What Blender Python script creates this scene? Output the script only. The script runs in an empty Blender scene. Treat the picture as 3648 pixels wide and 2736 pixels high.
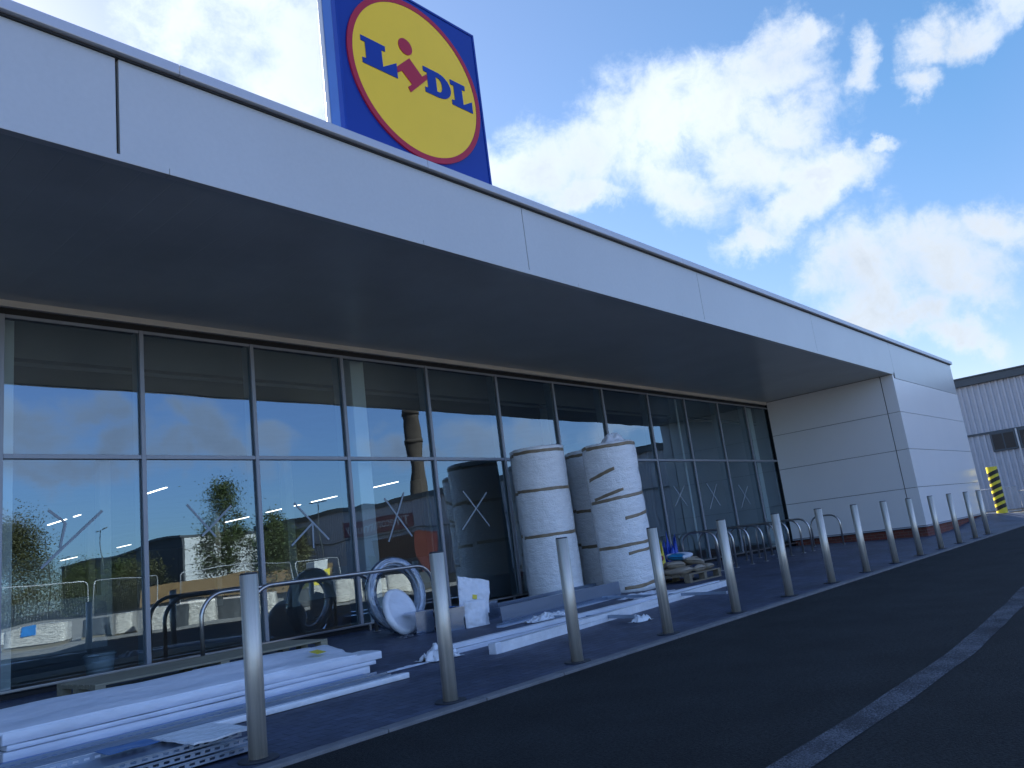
import bpy, bmesh, math, random
from mathutils import Vector, Matrix, Euler, noise
random.seed(7)
R = math.radians
sc = bpy.context.scene
C = sc.collection

# ---------------------------------------------------------------- camera
cam_d = bpy.data.cameras.new('camera'); cam = bpy.data.objects.new('camera', cam_d); C.objects.link(cam)
cr = Vector((0.665717, -0.736174, -0.121936)); cu = Vector((-0.075137, -0.22871, 0.970591)); cf = Vector((0.742411, 0.636977, 0.20757))
m = Matrix((( cr.x, cu.x, -cf.x, 0), (cr.y, cu.y, -cf.y, 0), (cr.z, cu.z, -cf.z, 1.03), (0, 0, 0, 1)))
cam.matrix_world = m
cam_d.sensor_width = 36; cam_d.lens = 27.592; cam_d.clip_start = .05; cam_d.clip_end = 3000
sc.camera = cam

# ---------------------------------------------------------------- light
SUN_EL, SUN_AZ = R(31), R(4)          # azimuth from +Y towards +X
sun_d = bpy.data.lights.new('sun', 'SUN'); sun_d.energy = 4.6; sun_d.angle = R(.5); sun_d.color = (1, .93, .82)
sun = bpy.data.objects.new('sun', sun_d); C.objects.link(sun)
sdir = Vector((math.sin(SUN_AZ)*math.cos(SUN_EL), math.cos(SUN_AZ)*math.cos(SUN_EL), math.sin(SUN_EL)))
sun.rotation_euler = (-sdir).to_track_quat('-Z', 'Y').to_euler()

world = bpy.data.worlds.new('World'); sc.world = world; world.use_nodes = True
sc.view_settings.view_transform = 'Standard'; sc.view_settings.look = 'None'
sc.view_settings.gamma = 1; sc.view_settings.use_curve_mapping = False
sc.view_settings.exposure = 1.45
SKY_STR = .13
CL_D =  [(0.37, 0.687, 0.625, 0.839, -0.537, 0.093, 0.072, 0.06), (0.432, 0.673, 0.601, 0.82, -0.57, 0.049, 0.096, 0.063), (0.485, 0.679, 0.55, 0.809, -0.588, 0.013, 0.074, 0.062), (0.352, 0.727, 0.589, 0.859, -0.501, 0.105, 0.038, 0.033), (0.413, 0.637, 0.651, 0.809, -0.584, 0.058, 0.124, 0.046), (0.715, 0.538, 0.446, 0.648, -0.75, -0.133, 0.068, 0.033), (0.756, 0.476, 0.45, 0.594, -0.787, -0.167, 0.083, 0.052), (0.781, 0.407, 0.475, 0.412, -0.906, 0.098, 0.083, 0.06), (0.808, 0.34, 0.482, 0.311, -0.94, 0.141, 0.083, 0.053), (0.816, 0.274, 0.51, 0.159, -0.953, 0.258, 0.063, 0.039), (0.818, 0.231, 0.527, 0.277, -0.961, -0.009, 0.032, 0.022), (0.846, 0.27, 0.461, 0.426, -0.861, -0.277, 0.054, 0.041), (0.858, 0.187, 0.479, 0.426, -0.78, -0.458, 0.021, 0.028), (0.817, 0.409, 0.408, 0.554, -0.754, -0.353, 0.093, 0.046), (0.849, 0.319, 0.421, 0.446, -0.859, -0.249, 0.086, 0.045), (0.883, 0.255, 0.393, 0.402, -0.844, -0.355, 0.073, 0.023), (0.901, 0.195, 0.386, 0.371, -0.808, -0.457, 0.029, 0.011), (0.881, 0.334, 0.334, 0.282, -0.939, 0.195, 0.056, 0.02), (0.889, 0.286, 0.359, 0.2, -0.945, 0.258, 0.063, 0.027), (0.894, 0.247, 0.373, 0.308, -0.945, -0.112, 0.052, 0.024), (0.758, 0.505, 0.413, 0.638, -0.707, -0.306, 0.068, 0.022), (0.938, 0.216, 0.269, 0.288, -0.92, -0.265, 0.095, 0.058), (0.918, 0.28, 0.282, 0.351, -0.904, -0.244, 0.047, 0.051), (0.94, 0.264, 0.218, 0.312, -0.922, -0.23, 0.057, 0.043), (0.957, 0.165, 0.239, 0.229, -0.935, -0.273, 0.073, 0.051), (0.939, 0.236, 0.248, 0.298, -0.921, -0.25, 0.074, 0.05), (0.949, 0.165, 0.27, 0.243, -0.927, -0.285, 0.065, 0.043), (0.955, 0.107, 0.276, 0.171, -0.961, -0.219, 0.048, 0.027), (0.964, 0.163, 0.212, 0.216, -0.941, -0.262, 0.056, 0.03), (0.955, 0.222, 0.196, 0.265, -0.935, -0.235, 0.055, 0.026), (0.968, 0.193, 0.163, 0.227, -0.947, -0.229, 0.044, 0.021), (0.88, 0.112, 0.461, 0.304, -0.879, -0.367, 0.032, 0.025), (0.889, 0.077, 0.452, 0.015, -0.99, 0.138, 0.033, 0.024), (0.886, 0.045, 0.462, 0.257, -0.876, -0.408, 0.024, 0.026), (0.893, 0.131, 0.43, 0.299, -0.888, -0.35, 0.026, 0.021)]
CL_M =  [(0.286, -0.939, 0.191, 0.958, 0.286, -0.025, 0.067, 0.042), (0.344, -0.917, 0.202, 0.91, 0.272, -0.312, 0.045, 0.023), (0.308, -0.938, 0.156, 0.951, 0.304, -0.05, 0.102, 0.028), (0.369, -0.913, 0.173, 0.796, 0.214, -0.566, 0.03, 0.03), (0.423, -0.884, 0.199, 0.905, 0.423, -0.048, 0.03, 0.021), (0.451, -0.874, 0.179, 0.842, 0.351, -0.411, 0.047, 0.032), (0.434, -0.888, 0.153, 0.901, 0.429, -0.069, 0.099, 0.027), (0.48, -0.865, 0.149, 0.877, 0.474, -0.076, 0.032, 0.022), (0.521, -0.838, 0.162, 0.854, 0.515, -0.078, 0.027, 0.02), (0.643, -0.752, 0.143, 0.766, 0.635, -0.103, 0.052, 0.017), (0.703, -0.696, 0.148, 0.711, 0.694, -0.113, 0.065, 0.041), (0.755, -0.639, 0.145, 0.655, 0.745, -0.124, 0.044, 0.032), (0.774, -0.621, 0.121, 0.633, 0.764, -0.127, 0.035, 0.015), (0.826, -0.547, 0.135, 0.563, 0.815, -0.141, 0.04, 0.017), (0.848, -0.512, 0.138, 0.529, 0.836, -0.148, 0.045, 0.017), (0.282, -0.955, 0.094, 0.958, 0.275, -0.085, 0.03, 0.017), (0.568, -0.795, 0.213, 0.821, 0.567, -0.074, 0.022, 0.007)]

def build_world():
    nt = world.node_tree; nt.nodes.clear(); N = nt.nodes.new; L = nt.links.new
    out = N('ShaderNodeOutputWorld'); bg = N('ShaderNodeBackground'); L(bg.outputs[0], out.inputs[0])
    sky = N('ShaderNodeTexSky'); sky.sky_type = 'NISHITA'; sky.sun_disc = False
    sky.sun_elevation = SUN_EL; sky.sun_rotation = SUN_AZ; sky.altitude = 50; sky.air_density = 1.0; sky.dust_density = .35; sky.ozone_density = 2.5
    tc = N('ShaderNodeTexCoord'); geo = tc.outputs['Generated']
    def mth(op, a, b=None, c=None, clamp=False):
        n = N('ShaderNodeMath'); n.operation = op; n.use_clamp = clamp
        for i, v in enumerate((a, b, c)):
            if v is None: continue
            if isinstance(v, (int, float)): n.inputs[i].default_value = v
            else: L(v, n.inputs[i])
        return n.outputs[0]
    def vm(op, a, b=None):
        n = N('ShaderNodeVectorMath'); n.operation = op
        for i, v in enumerate((a, b)):
            if v is None: continue
            if isinstance(v, (tuple, Vector)): n.inputs[i].default_value = v
            else: L(v, n.inputs[i])
        return n
    nrm = vm('NORMALIZE', geo).outputs[0]
    def nz(scale, detail, rough, dist=0, off=(0, 0, 0), lac=2.0):
        n = N('ShaderNodeTexNoise'); n.noise_dimensions = '3D'; n.inputs['Scale'].default_value = scale; n.inputs['Detail'].default_value = detail
        n.inputs['Roughness'].default_value = rough; n.inputs['Distortion'].default_value = dist; n.inputs['Lacunarity'].default_value = lac
        L(vm('ADD', nrm, off).outputs[0], n.inputs['Vector']); return n.outputs[0]
    w1 = N('ShaderNodeTexNoise'); w1.inputs['Scale'].default_value = 5.5; w1.inputs['Detail'].default_value = 7; w1.inputs['Roughness'].default_value = .62; L(nrm, w1.inputs['Vector'])
    wv = vm('SCALE', vm('SUBTRACT', w1.outputs['Color'], (.5, .5, .5)).outputs[0]); wv.inputs['Scale'].default_value = .17
    wn = vm('ADD', nrm, wv.outputs[0]).outputs[0]
    n1 = nz(9, 12, .6, .6); n2 = nz(30, 8, .7, .4, (3, 1, 2)); n3 = nz(5, 6, .55, .2, (7, 5, 3)); n4 = nz(3.5, 3, .5, 0, (1, 9, 4))
    def field(blobs):
        acc = None
        for b in blobs:
            c = Vector(b[:3]).normalized(); u = Vector(b[3:6]); u = (u - u.dot(c)*c).normalized(); v = c.cross(u)
            rot = Matrix((u, v, c)).transposed().to_euler('XYZ')
            mp = N('ShaderNodeMapping'); mp.vector_type = 'TEXTURE'
            mp.inputs['Location'].default_value = c; mp.inputs['Rotation'].default_value = rot; mp.inputs['Scale'].default_value = (b[6], b[7], .5)
            L(wn, mp.inputs['Vector'])
            ln = vm('LENGTH', mp.outputs[0]).outputs['Value']
            if acc is None: acc = ln
            else: acc = mth('SMOOTH_MIN', acc, ln, .25)
        return mth('SUBTRACT', 1, acc)
    fd = field(CL_D); fm = field(CL_M)
    ff = mth('MAXIMUM', fd, fm)
    ff = mth('MINIMUM', mth('MAXIMUM', mth('ADD', ff, .3), -.9), .95)
    dens = mth('ADD', ff, mth('MULTIPLY', mth('SUBTRACT', n1, .5), 1.7))
    dens = mth('ADD', dens, mth('MULTIPLY', mth('SUBTRACT', n2, .5), 1.1))
    mr = N('ShaderNodeMapRange'); mr.interpolation_type = 'SMOOTHSTEP'; mr.inputs['From Min'].default_value = .0; mr.inputs['From Max'].default_value = 1.15
    L(dens, mr.inputs['Value']); alpha = mth('MULTIPLY', mr.outputs[0], .97)
    # cloud brightness: brighter towards the sun, greyer in thick parts
    sd = vm('DOT_PRODUCT', nrm, tuple(sdir)).outputs['Value']
    toward = N('ShaderNodeMapRange'); toward.inputs['From Min'].default_value = -.5; toward.inputs['From Max'].default_value = .85
    toward.inputs['To Min'].default_value = .17; toward.inputs['To Max'].default_value = .52; L(sd, toward.inputs['Value'])
    core = N('ShaderNodeMapRange'); core.inputs['From Min'].default_value = .35; core.inputs['From Max'].default_value = 2.1
    core.inputs['To Min'].default_value = 1.0; core.inputs['To Max'].default_value = .60
    L(mth('ADD', dens, mth('MULTIPLY', mth('SUBTRACT', n3, .5), 2.2)), core.inputs['Value'])
    br = mth('MULTIPLY', toward.outputs[0], core.outputs[0])
    cc = N('ShaderNodeMix'); cc.data_type = 'RGBA'; L(mth('MULTIPLY', mth('SUBTRACT', 1, core.outputs[0]), 2.2, clamp=True), cc.inputs['Factor'])
    cc.inputs['A'].default_value = (.87, .95, 1.04, 1); cc.inputs['B'].default_value = (.82, .93, 1.08, 1)
    sy = N('ShaderNodeSeparateXYZ'); L(nrm, sy.inputs[0])
    away = N('ShaderNodeMapRange'); away.inputs['From Min'].default_value = .1; away.inputs['From Max'].default_value = -.6; L(sy.outputs[1], away.inputs['Value'])
    ct = N('ShaderNodeMix'); ct.data_type = 'RGBA'; L(away.outputs[0], ct.inputs['Factor']); ct.inputs['A'].default_value = (1, 1, 1, 1); ct.inputs['B'].default_value = (2.5, 2.75, 3.4, 1)
    cc2 = vm('MULTIPLY', cc.outputs['Result']); L(ct.outputs['Result'], cc2.inputs[1])
    cs = vm('SCALE', cc2.outputs[0]); L(br, cs.inputs['Scale'])
    sd_ = sd
    ss = vm('SCALE', sky.outputs[0]); ss.inputs['Scale'].default_value = SKY_STR
    tint = vm('MULTIPLY', ss.outputs[0], (1,1,1))
    sy = N('ShaderNodeSeparateXYZ'); L(nrm, sy.inputs[0])
    away = N('ShaderNodeMapRange'); away.inputs['From Min'].default_value = .1; away.inputs['From Max'].default_value = -.8; L(sy.outputs[1], away.inputs['Value'])
    low = N('ShaderNodeMapRange'); low.inputs['From Min'].default_value = .45; low.inputs['From Max'].default_value = .05; L(sy.outputs[2], low.inputs['Value'])
    dimf = mth('SUBTRACT', 1, mth('MULTIPLY', mth('MULTIPLY', away.outputs[0], low.outputs[0]), .42))
    hue = N('ShaderNodeMapRange'); hue.inputs['From Min'].default_value = .35; hue.inputs['From Max'].default_value = .92; L(sd_, hue.inputs['Value'])
    hm = N('ShaderNodeMix'); hm.data_type = 'RGBA'; L(hue.outputs[0], hm.inputs['Factor']); hm.inputs['A'].default_value = (.44, .61, .68, 1); hm.inputs['B'].default_value = (.62, .58, .6, 1)
    hl = N('ShaderNodeMix'); hl.data_type = 'RGBA'; L(low.outputs[0], hl.inputs['Factor']); L(hm.outputs['Result'], hl.inputs['A']); hl.inputs['B'].default_value = (.66, .55, .6, 1); hm = hl
    h0 = N('ShaderNodeMix'); h0.data_type = 'RGBA'; L(away.outputs[0], h0.inputs['Factor']); L(hm.outputs['Result'], h0.inputs['A']); h0.inputs['B'].default_value = (.98, .86, .98, 1); hm = h0
    h1 = N('ShaderNodeMix'); h1.data_type = 'RGBA'; L(mth('MULTIPLY', away.outputs[0], low.outputs[0]), h1.inputs['Factor']); L(hm.outputs['Result'], h1.inputs['A']); h1.inputs['B'].default_value = (.62, .8, 1.1, 1); hm = h1
    t3 = vm('MULTIPLY', tint.outputs[0]); L(hm.outputs['Result'], t3.inputs[1])
    t2 = vm('SCALE', t3.outputs[0]); L(dimf, t2.inputs['Scale']); tint = t2
    mix = N('ShaderNodeMix'); mix.data_type = 'RGBA'; L(alpha, mix.inputs['Factor']); L(tint.outputs[0], mix.inputs['A']); L(cs.outputs[0], mix.inputs['B'])
    L(mix.outputs['Result'], bg.inputs['Color']); bg.inputs['Strength'].default_value = 1.0
build_world()

# ---------------------------------------------------------------- materials
def mat(name, col, rough=.5, metal=0, var=.08, vscale=3, bump=0, bscale=40, spec=.5, trans=0, rvar=0, coat=0, fine=0, coord='Object', stretch=None, bdist=.01):
    m = bpy.data.materials.new(name); m.use_nodes = True; nt = m.node_tree; N = nt.nodes.new; L = nt.links.new
    b = nt.nodes['Principled BSDF']; b.inputs['Roughness'].default_value = rough; b.inputs['Metallic'].default_value = metal
    b.inputs['Specular IOR Level'].default_value = spec; b.inputs['Transmission Weight'].default_value = trans; b.inputs['Coat Weight'].default_value = coat
    tc = N('ShaderNodeTexCoord'); vec = tc.outputs[coord]
    if stretch:
        mp = N('ShaderNodeMapping'); mp.inputs['Scale'].default_value = stretch; L(vec, mp.inputs['Vector']); vec = mp.outputs[0]
    n = N('ShaderNodeTexNoise'); n.inputs['Scale'].default_value = vscale; n.inputs['Detail'].default_value = 6; n.inputs['Roughness'].default_value = .6; L(vec, n.inputs['Vector'])
    mr = N('ShaderNodeMapRange'); mr.inputs['From Min'].default_value = .3; mr.inputs['From Max'].default_value = .7
    mr.inputs['To Min'].default_value = 1-var; mr.inputs['To Max'].default_value = 1+var; L(n.outputs[0], mr.inputs['Value'])
    v = mr.outputs[0]
    if fine:
        n2 = N('ShaderNodeTexNoise'); n2.inputs['Scale'].default_value = vscale*30; n2.inputs['Detail'].default_value = 3; L(vec, n2.inputs['Vector'])
        m2 = N('ShaderNodeMapRange'); m2.inputs['From Min'].default_value = .3; m2.inputs['From Max'].default_value = .7
        m2.inputs['To Min'].default_value = 1-fine; m2.inputs['To Max'].default_value = 1+fine; L(n2.outputs[0], m2.inputs['Value'])
        mm = N('ShaderNodeMath'); mm.operation = 'MULTIPLY'; L(v, mm.inputs[0]); L(m2.outputs[0], mm.inputs[1]); v = mm.outputs[0]
    sc_ = N('ShaderNodeVectorMath'); sc_.operation = 'SCALE'; sc_.inputs[0].default_value = col[:3]; L(v, sc_.inputs['Scale'])
    L(sc_.outputs[0], b.inputs['Base Color'])
    if rvar:
        m3 = N('ShaderNodeMapRange'); m3.inputs['From Min'].default_value = .3; m3.inputs['From Max'].default_value = .7
        m3.inputs['To Min'].default_value = max(.02, rough-rvar); m3.inputs['To Max'].default_value = rough+rvar; L(n.outputs[0], m3.inputs['Value']); L(m3.outputs[0], b.inputs['Roughness'])
    if bump:
        nb = N('ShaderNodeTexNoise'); nb.inputs['Scale'].default_value = bscale; nb.inputs['Detail'].default_value = 5; L(vec, nb.inputs['Vector'])
        bp = N('ShaderNodeBump'); bp.inputs['Strength'].default_value = bump; bp.inputs['Distance'].default_value = bdist; L(nb.outputs[0], bp.inputs['Height']); L(bp.outputs[0], b.inputs['Normal'])
    m['b'] = 1
    return m
def mnodes(m): return m.node_tree, m.node_tree.nodes.new, m.node_tree.links.new, m.node_tree.nodes['Principled BSDF']

M = {}
M['asphalt'] = mat('asphalt', (.0145, .0165, .018), .85, var=.4, vscale=1.6, bump=1, bscale=90, fine=.75, spec=.3, bdist=.014)
M['ground'] = mat('ground_soil', (.07, .065, .05), .95, var=.4, vscale=.4, bump=.4, bscale=20)
M['kerb'] = mat('concrete_kerb', (.2, .2, .21), .85, var=.18, vscale=6, bump=.3, bscale=120, fine=.15, spec=.2)
M['paint_line'] = mat('worn_road_paint', (.13, .135, .155), .8, var=.3, vscale=3, bump=.5, bscale=150, fine=.4, spec=.25)
M['silver'] = mat('silver_cladding', (.52, .53, .52), .3, metal=.25, var=.03, vscale=.7, fine=.02, bump=.35, bscale=.9, bdist=.02)
M['white_clad'] = mat('white_cladding', (.78, .78, .77), .3, var=.02, vscale=.6, bump=.3, bscale=.8, bdist=.02)
M['coping'] = mat('coping_metal', (.5, .52, .57), .35, metal=.3, var=.03)
M['soffit'] = mat('soffit_board', (.4, .43, .42), .3, var=.12, vscale=.7)
M['cream'] = mat('cream_trim', (.6, .58, .52), .45, var=.05)
M['dark'] = mat('dark_rubber', (.012, .013, .015), .6, var=.1)
M['frame'] = mat('grey_aluminium', (.3, .32, .36), .4, metal=.35, var=.04)
M['inner'] = mat('inner_frame', (.3, .36, .4), .5, var=.05)
M['col'] = mat('column_paint', (.85, .9, .87), .5, var=.03)
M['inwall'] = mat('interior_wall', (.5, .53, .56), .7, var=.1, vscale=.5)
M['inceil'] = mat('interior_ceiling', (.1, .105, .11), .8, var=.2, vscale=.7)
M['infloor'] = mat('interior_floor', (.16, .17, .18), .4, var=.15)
M['steel'] = mat('brushed_steel', (.68, .63, .54), .4, metal=.6, var=.22, vscale=1.5, bump=.25, bscale=50, stretch=(34, 34, .5), bdist=.004, rvar=.08, fine=.1)
M['tube'] = mat('satin_steel_tube', (.5, .49, .47), .28, metal=.9, var=.08)
M['galv'] = mat('galvanised_sheet', (.38, .47, .6), .2, metal=.88, var=.05, vscale=3)
M['galv_d'] = mat('galvanised_tray', (.35, .42, .52), .38, metal=.6, var=.12, vscale=4)
M['dark_metal'] = mat('dark_channel_interior', (.03, .035, .045), .5, var=.1)
M['blue'] = mat('sign_blue', (.006, .04, .3), .2, var=.03, spec=.25)
M['blue_l'] = mat('sign_edge_blue', (.03, .12, .42), .35, var=.04)
M['yellow'] = mat('sign_yellow', (.95, .62, .015), .1, var=.015, spec=.5)
M['red'] = mat('sign_red', (.42, .02, .05), .2, var=.02, spec=.3)
M['tape'] = mat('brown_packing_tape', (.24, .18, .11), .35, var=.2, vscale=14, spec=.6)
M['xtape'] = mat('masking_tape', (.32, .38, .43), .7, var=.1, vscale=20)
M['paperbag'] = mat('white_woven_sack', (.78, .81, .86), .5, var=.08, vscale=8, bump=.6, bscale=30, fine=.04)
M['film'] = mat('white_plastic_film', (.72, .76, .83), .28, var=.12, vscale=6, bump=.6, bscale=14, bdist=.02, stretch=(.35, 1, 1))
M['filmbright'] = mat('glossy_packaging_film', (.8, .83, .87), .22, var=.1, vscale=6, bump=.5, bscale=25, bdist=.012)
M['bluefilm'] = mat('blue_protective_film', (.04, .16, .42), .35, var=.2, vscale=3, stretch=(.3, 1, 1))
M['wood'] = mat('pallet_wood', (.3, .28, .2), .8, var=.25, vscale=4, stretch=(.3, 6, 6), bump=.4, bscale=30)
M['wood_d'] = mat('weathered_wood', (.2, .17, .12), .85, var=.25, vscale=4, stretch=(.3, 6, 6))
M['sack'] = mat('beige_sack_plastic', (.34, .29, .22), .45, var=.15, vscale=7, bump=.4, bscale=18, bdist=.02)
M['sack_print'] = mat('navy_sack_print', (.03, .045, .09), .5, var=.2)
M['sack_red'] = mat('red_sack_plastic', (.33, .03, .025), .45, var=.1, bump=.4, bscale=18, bdist=.02)
M['sack_blue'] = mat('teal_sack_print', (.02, .2, .38), .4, var=.2, vscale=9)
M['sack_white'] = mat('white_sack_plastic', (.6, .66, .74), .4, var=.05, bump=.4, bscale=18, bdist=.02)
M['blue_bag'] = mat('blue_plastic_bag', (.03, .09, .5), .3, var=.2, vscale=8)
M['yel'] = mat('yellow_paint', (.72, .6, .04), .4, var=.06)
M['blk'] = mat('black_band', (.012, .012, .012), .5, var=.1)
M['conc'] = mat('pale_concrete', (.45, .45, .42), .8, var=.1)
M['shed'] = mat('shed_grey_metal', (.44, .46, .52), .45, metal=.1, var=.05)
M['shed_eave'] = mat('shed_eave', (.06, .075, .09), .5, var=.08)
M['shed_dark'] = mat('dark_shed_cladding', (.06, .07, .085), .6, var=.08)
M['shed_white'] = mat('white_shed_cladding', (.6, .62, .64), .6, var=.05)
M['shed_red'] = mat('maroon_sign_board', (.2, .015, .04), .5, var=.05)
M['shed_orange'] = mat('red_container_paint', (.07, .009, .006), .5, var=.1)
M['shed_green'] = mat('green_sign_board', (.01, .12, .09), .5, var=.1)
M['white_paint'] = mat('white_letters', (.6, .6, .6), .5, var=.02)
M['winglass'] = mat('dark_window_glass', (.015, .02, .025), .06, var=.05)
M['timber'] = mat('fence_timber', (.36, .23, .11), .8, var=.25, vscale=1.5, stretch=(8, 8, .5))
M['leaf'] = mat('leaf_green', (.06, .085, .025), .6, var=.35, vscale=1.5)
M['leaf2'] = mat('leaf_olive', (.075, .08, .03), .6, var=.35, vscale=1.5)
M['bark'] = mat('bark', (.09, .07, .05), .9, var=.2)
M['brickred'] = mat('chimney_brick', (.07, .055, .045), .9, var=.2, vscale=4)
M['wrapped'] = mat('shrink_wrapped_stone', (.62, .59, .55), .22, var=.45, vscale=7, bump=.9, bscale=9, bdist=.05, stretch=(1, 1, 3))
M['pvcblue'] = mat('bright_blue_sheet', (.02, .22, .65), .5, var=.1)
M['bucket'] = mat('bucket_plastic', (.5, .58, .62), .4, var=.1)
M['cable'] = mat('cable_white', (.35, .35, .33), .5, var=.1)
M['galvfence'] = mat('galvanised_wire', (.5, .52, .55), .45, metal=.5, var=.06)
M['road_edge'] = mat('pale_bounce_gravel', (.33, .3, .25), .95, var=.3, vscale=.5, bump=.5, bscale=30)  # pale gravel, lightened to bounce sunlight onto the shaded store front

# emission for the real lamps
def emis(name, col, s):
    m = bpy.data.materials.new(name); m.use_nodes = True; nt = m.node_tree; b = nt.nodes['Principled BSDF']
    b.inputs['Base Color'].default_value = (*col, 1); b.inputs['Emission Color'].default_value = (*col, 1); b.inputs['Emission Strength'].default_value = s
    return m
M['lamp'] = emis('lamp_diffuser', (1, .93, .82), 2.6)

# pavers
def pavers():
    m = mat('block_paving', (.05, .058, .08), .55, var=.1, vscale=.8, spec=.4); nt, N, L, b = mnodes(m)
    tc = N('ShaderNodeTexCoord'); mp = N('ShaderNodeMapping'); mp.inputs['Scale'].default_value = (1, 1, 1); L(tc.outputs['Object'], mp.inputs['Vector'])
    br = N('ShaderNodeTexBrick'); br.inputs['Scale'].default_value = 1; br.inputs['Brick Width'].default_value = .2; br.inputs['Row Height'].default_value = .1
    br.inputs['Mortar Size'].default_value = .0035; br.inputs['Mortar Smooth'].default_value = .6; br.inputs['Bias'].default_value = .1; L(mp.outputs[0], br.inputs['Vector'])
    br.inputs['Color1'].default_value = (.046, .058, .097, 1); br.inputs['Color2'].default_value = (.07, .086, .132, 1); br.inputs['Mortar'].default_value = (.014, .016, .024, 1)
    n = N('ShaderNodeTexNoise'); n.inputs['Scale'].default_value = .9; n.inputs['Detail'].default_value = 8; n.inputs['Roughness'].default_value = .65; L(tc.outputs['Object'], n.inputs['Vector'])
    mr = N('ShaderNodeMapRange'); mr.inputs['From Min'].default_value = .3; mr.inputs['From Max'].default_value = .7; mr.inputs['To Min'].default_value = .6; mr.inputs['To Max'].default_value = 1.45; L(n.outputs[0], mr.inputs['Value'])
    n5 = N('ShaderNodeTexNoise'); n5.inputs['Scale'].default_value = 12; n5.inputs['Detail'].default_value = 6; n5.inputs['Roughness'].default_value = .7; L(tc.outputs['Object'], n5.inputs['Vector'])
    mr5 = N('ShaderNodeMapRange'); mr5.inputs['From Min'].default_value = .3; mr5.inputs['From Max'].default_value = .7; mr5.inputs['To Min'].default_value = .75; mr5.inputs['To Max'].default_value = 1.25; L(n5.outputs[0], mr5.inputs['Value'])
    mu = N('ShaderNodeMath'); mu.operation = 'MULTIPLY'; L(mr.outputs[0], mu.inputs[0]); L(mr5.outputs[0], mu.inputs[1])
    s = N('ShaderNodeVectorMath'); s.operation = 'SCALE'; L(br.outputs['Color'], s.inputs[0]); L(mu.outputs[0], s.inputs['Scale']); 
    nd = N('ShaderNodeTexNoise'); nd.inputs['Scale'].default_value = 2.3; nd.inputs['Detail'].default_value = 9; nd.inputs['Roughness'].default_value = .75; nd.inputs['Distortion'].default_value = .6; L(tc.outputs['Object'], nd.inputs['Vector'])
    md = N('ShaderNodeMapRange'); md.inputs['From Min'].default_value = .55; md.inputs['From Max'].default_value = .78; md.inputs['To Max'].default_value = .5; L(nd.outputs[0], md.inputs['Value'])
    dm = N('ShaderNodeMix'); dm.data_type = 'RGBA'; L(md.outputs[0], dm.inputs['Factor']); L(s.outputs[0], dm.inputs['A']); dm.inputs['B'].default_value = (.13, .135, .15, 1); L(dm.outputs['Result'], b.inputs['Base Color'])
    bp = N('ShaderNodeBump'); bp.inputs['Strength'].default_value = .6; bp.inputs['Distance'].default_value = .004; bp.invert = True
    ad = N('ShaderNodeMath'); ad.operation = 'MULTIPLY_ADD'; L(n5.outputs[0], ad.inputs[0]); ad.inputs[1].default_value = .5; L(br.outputs['Fac'], ad.inputs[2]); L(ad.outputs[0], bp.inputs['Height']); L(bp.outputs[0], b.inputs['Normal'])
    return m
M['paver'] = pavers()
def brick():
    m = mat('red_brick', (.2, .06, .04), .85); nt, N, L, b = mnodes(m)
    tc = N('ShaderNodeTexCoord'); mp = N('ShaderNodeMapping'); mp.inputs['Rotation'].default_value = (R(90), 0, 0); L(tc.outputs['Object'], mp.inputs['Vector'])
    # use x+y so both faces carry the bond
    sx = N('ShaderNodeSeparateXYZ'); L(tc.outputs['Object'], sx.inputs[0]); ad = N('ShaderNodeMath'); L(sx.outputs[0], ad.inputs[0]); L(sx.outputs[1], ad.inputs[1])
    cx = N('ShaderNodeCombineXYZ'); L(ad.outputs[0], cx.inputs[0]); L(sx.outputs[2], cx.inputs[1])
    br = N('ShaderNodeTexBrick'); br.inputs['Scale'].default_value = 1; br.inputs['Brick Width'].default_value = .225; br.inputs['Row Height'].default_value = .075; br.inputs['Mortar Size'].default_value = .006
    br.inputs['Color1'].default_value = (.22, .06, .04, 1); br.inputs['Color2'].default_value = (.13, .04, .03, 1); br.inputs['Mortar'].default_value = (.16, .12, .1, 1)
    L(cx.outputs[0], br.inputs['Vector']); L(br.outputs['Color'], b.inputs['Base Color'])
    return m
M['brick'] = brick()
def bubble():
    m = mat('bubble_wrap', (.6, .64, .68), .2, var=.06, vscale=2); nt, N, L, b = mnodes(m)
    tc = N('ShaderNodeTexCoord'); mp = N('ShaderNodeMapping'); mp.inputs['Scale'].default_value = (1, 1, 3.2); L(tc.outputs['Object'], mp.inputs['Vector'])
    n = N('ShaderNodeTexNoise'); n.inputs['Scale'].default_value = 5; n.inputs['Detail'].default_value = 8; n.inputs['Roughness'].default_value = .65; L(mp.outputs[0], n.inputs['Vector'])
    v = N('ShaderNodeTexVoronoi'); v.inputs['Scale'].default_value = 42; L(tc.outputs['Object'], v.inputs['Vector'])
    mu = N('ShaderNodeMath'); mu.operation = 'MULTIPLY_ADD'; L(v.outputs['Distance'], mu.inputs[0]); mu.inputs[1].default_value = -.22; L(n.outputs[0], mu.inputs[2])
    bp = N('ShaderNodeBump'); bp.inputs['Strength'].default_value = .8; bp.inputs['Distance'].default_value = .035; L(mu.outputs[0], bp.inputs['Height']); L(bp.outputs[0], b.inputs['Normal'])
    mr = N('ShaderNodeMapRange'); mr.inputs['From Min'].default_value = .35; mr.inputs['From Max'].default_value = .7; mr.inputs['To Min'].default_value = .93; mr.inputs['To Max'].default_value = 1.05; L(n.outputs[0], mr.inputs['Value'])
    s = N('ShaderNodeVectorMath'); s.operation = 'SCALE'; s.inputs[0].default_value = (.9, .92, .93); L(mr.outputs[0], s.inputs['Scale']); L(s.outputs[0], b.inputs['Base Color'])
    b.inputs['Subsurface Weight'].default_value = .15; b.inputs['Subsurface Radius'].default_value = (.05, .05, .05)
    return m
M['bubble'] = bubble()
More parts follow.
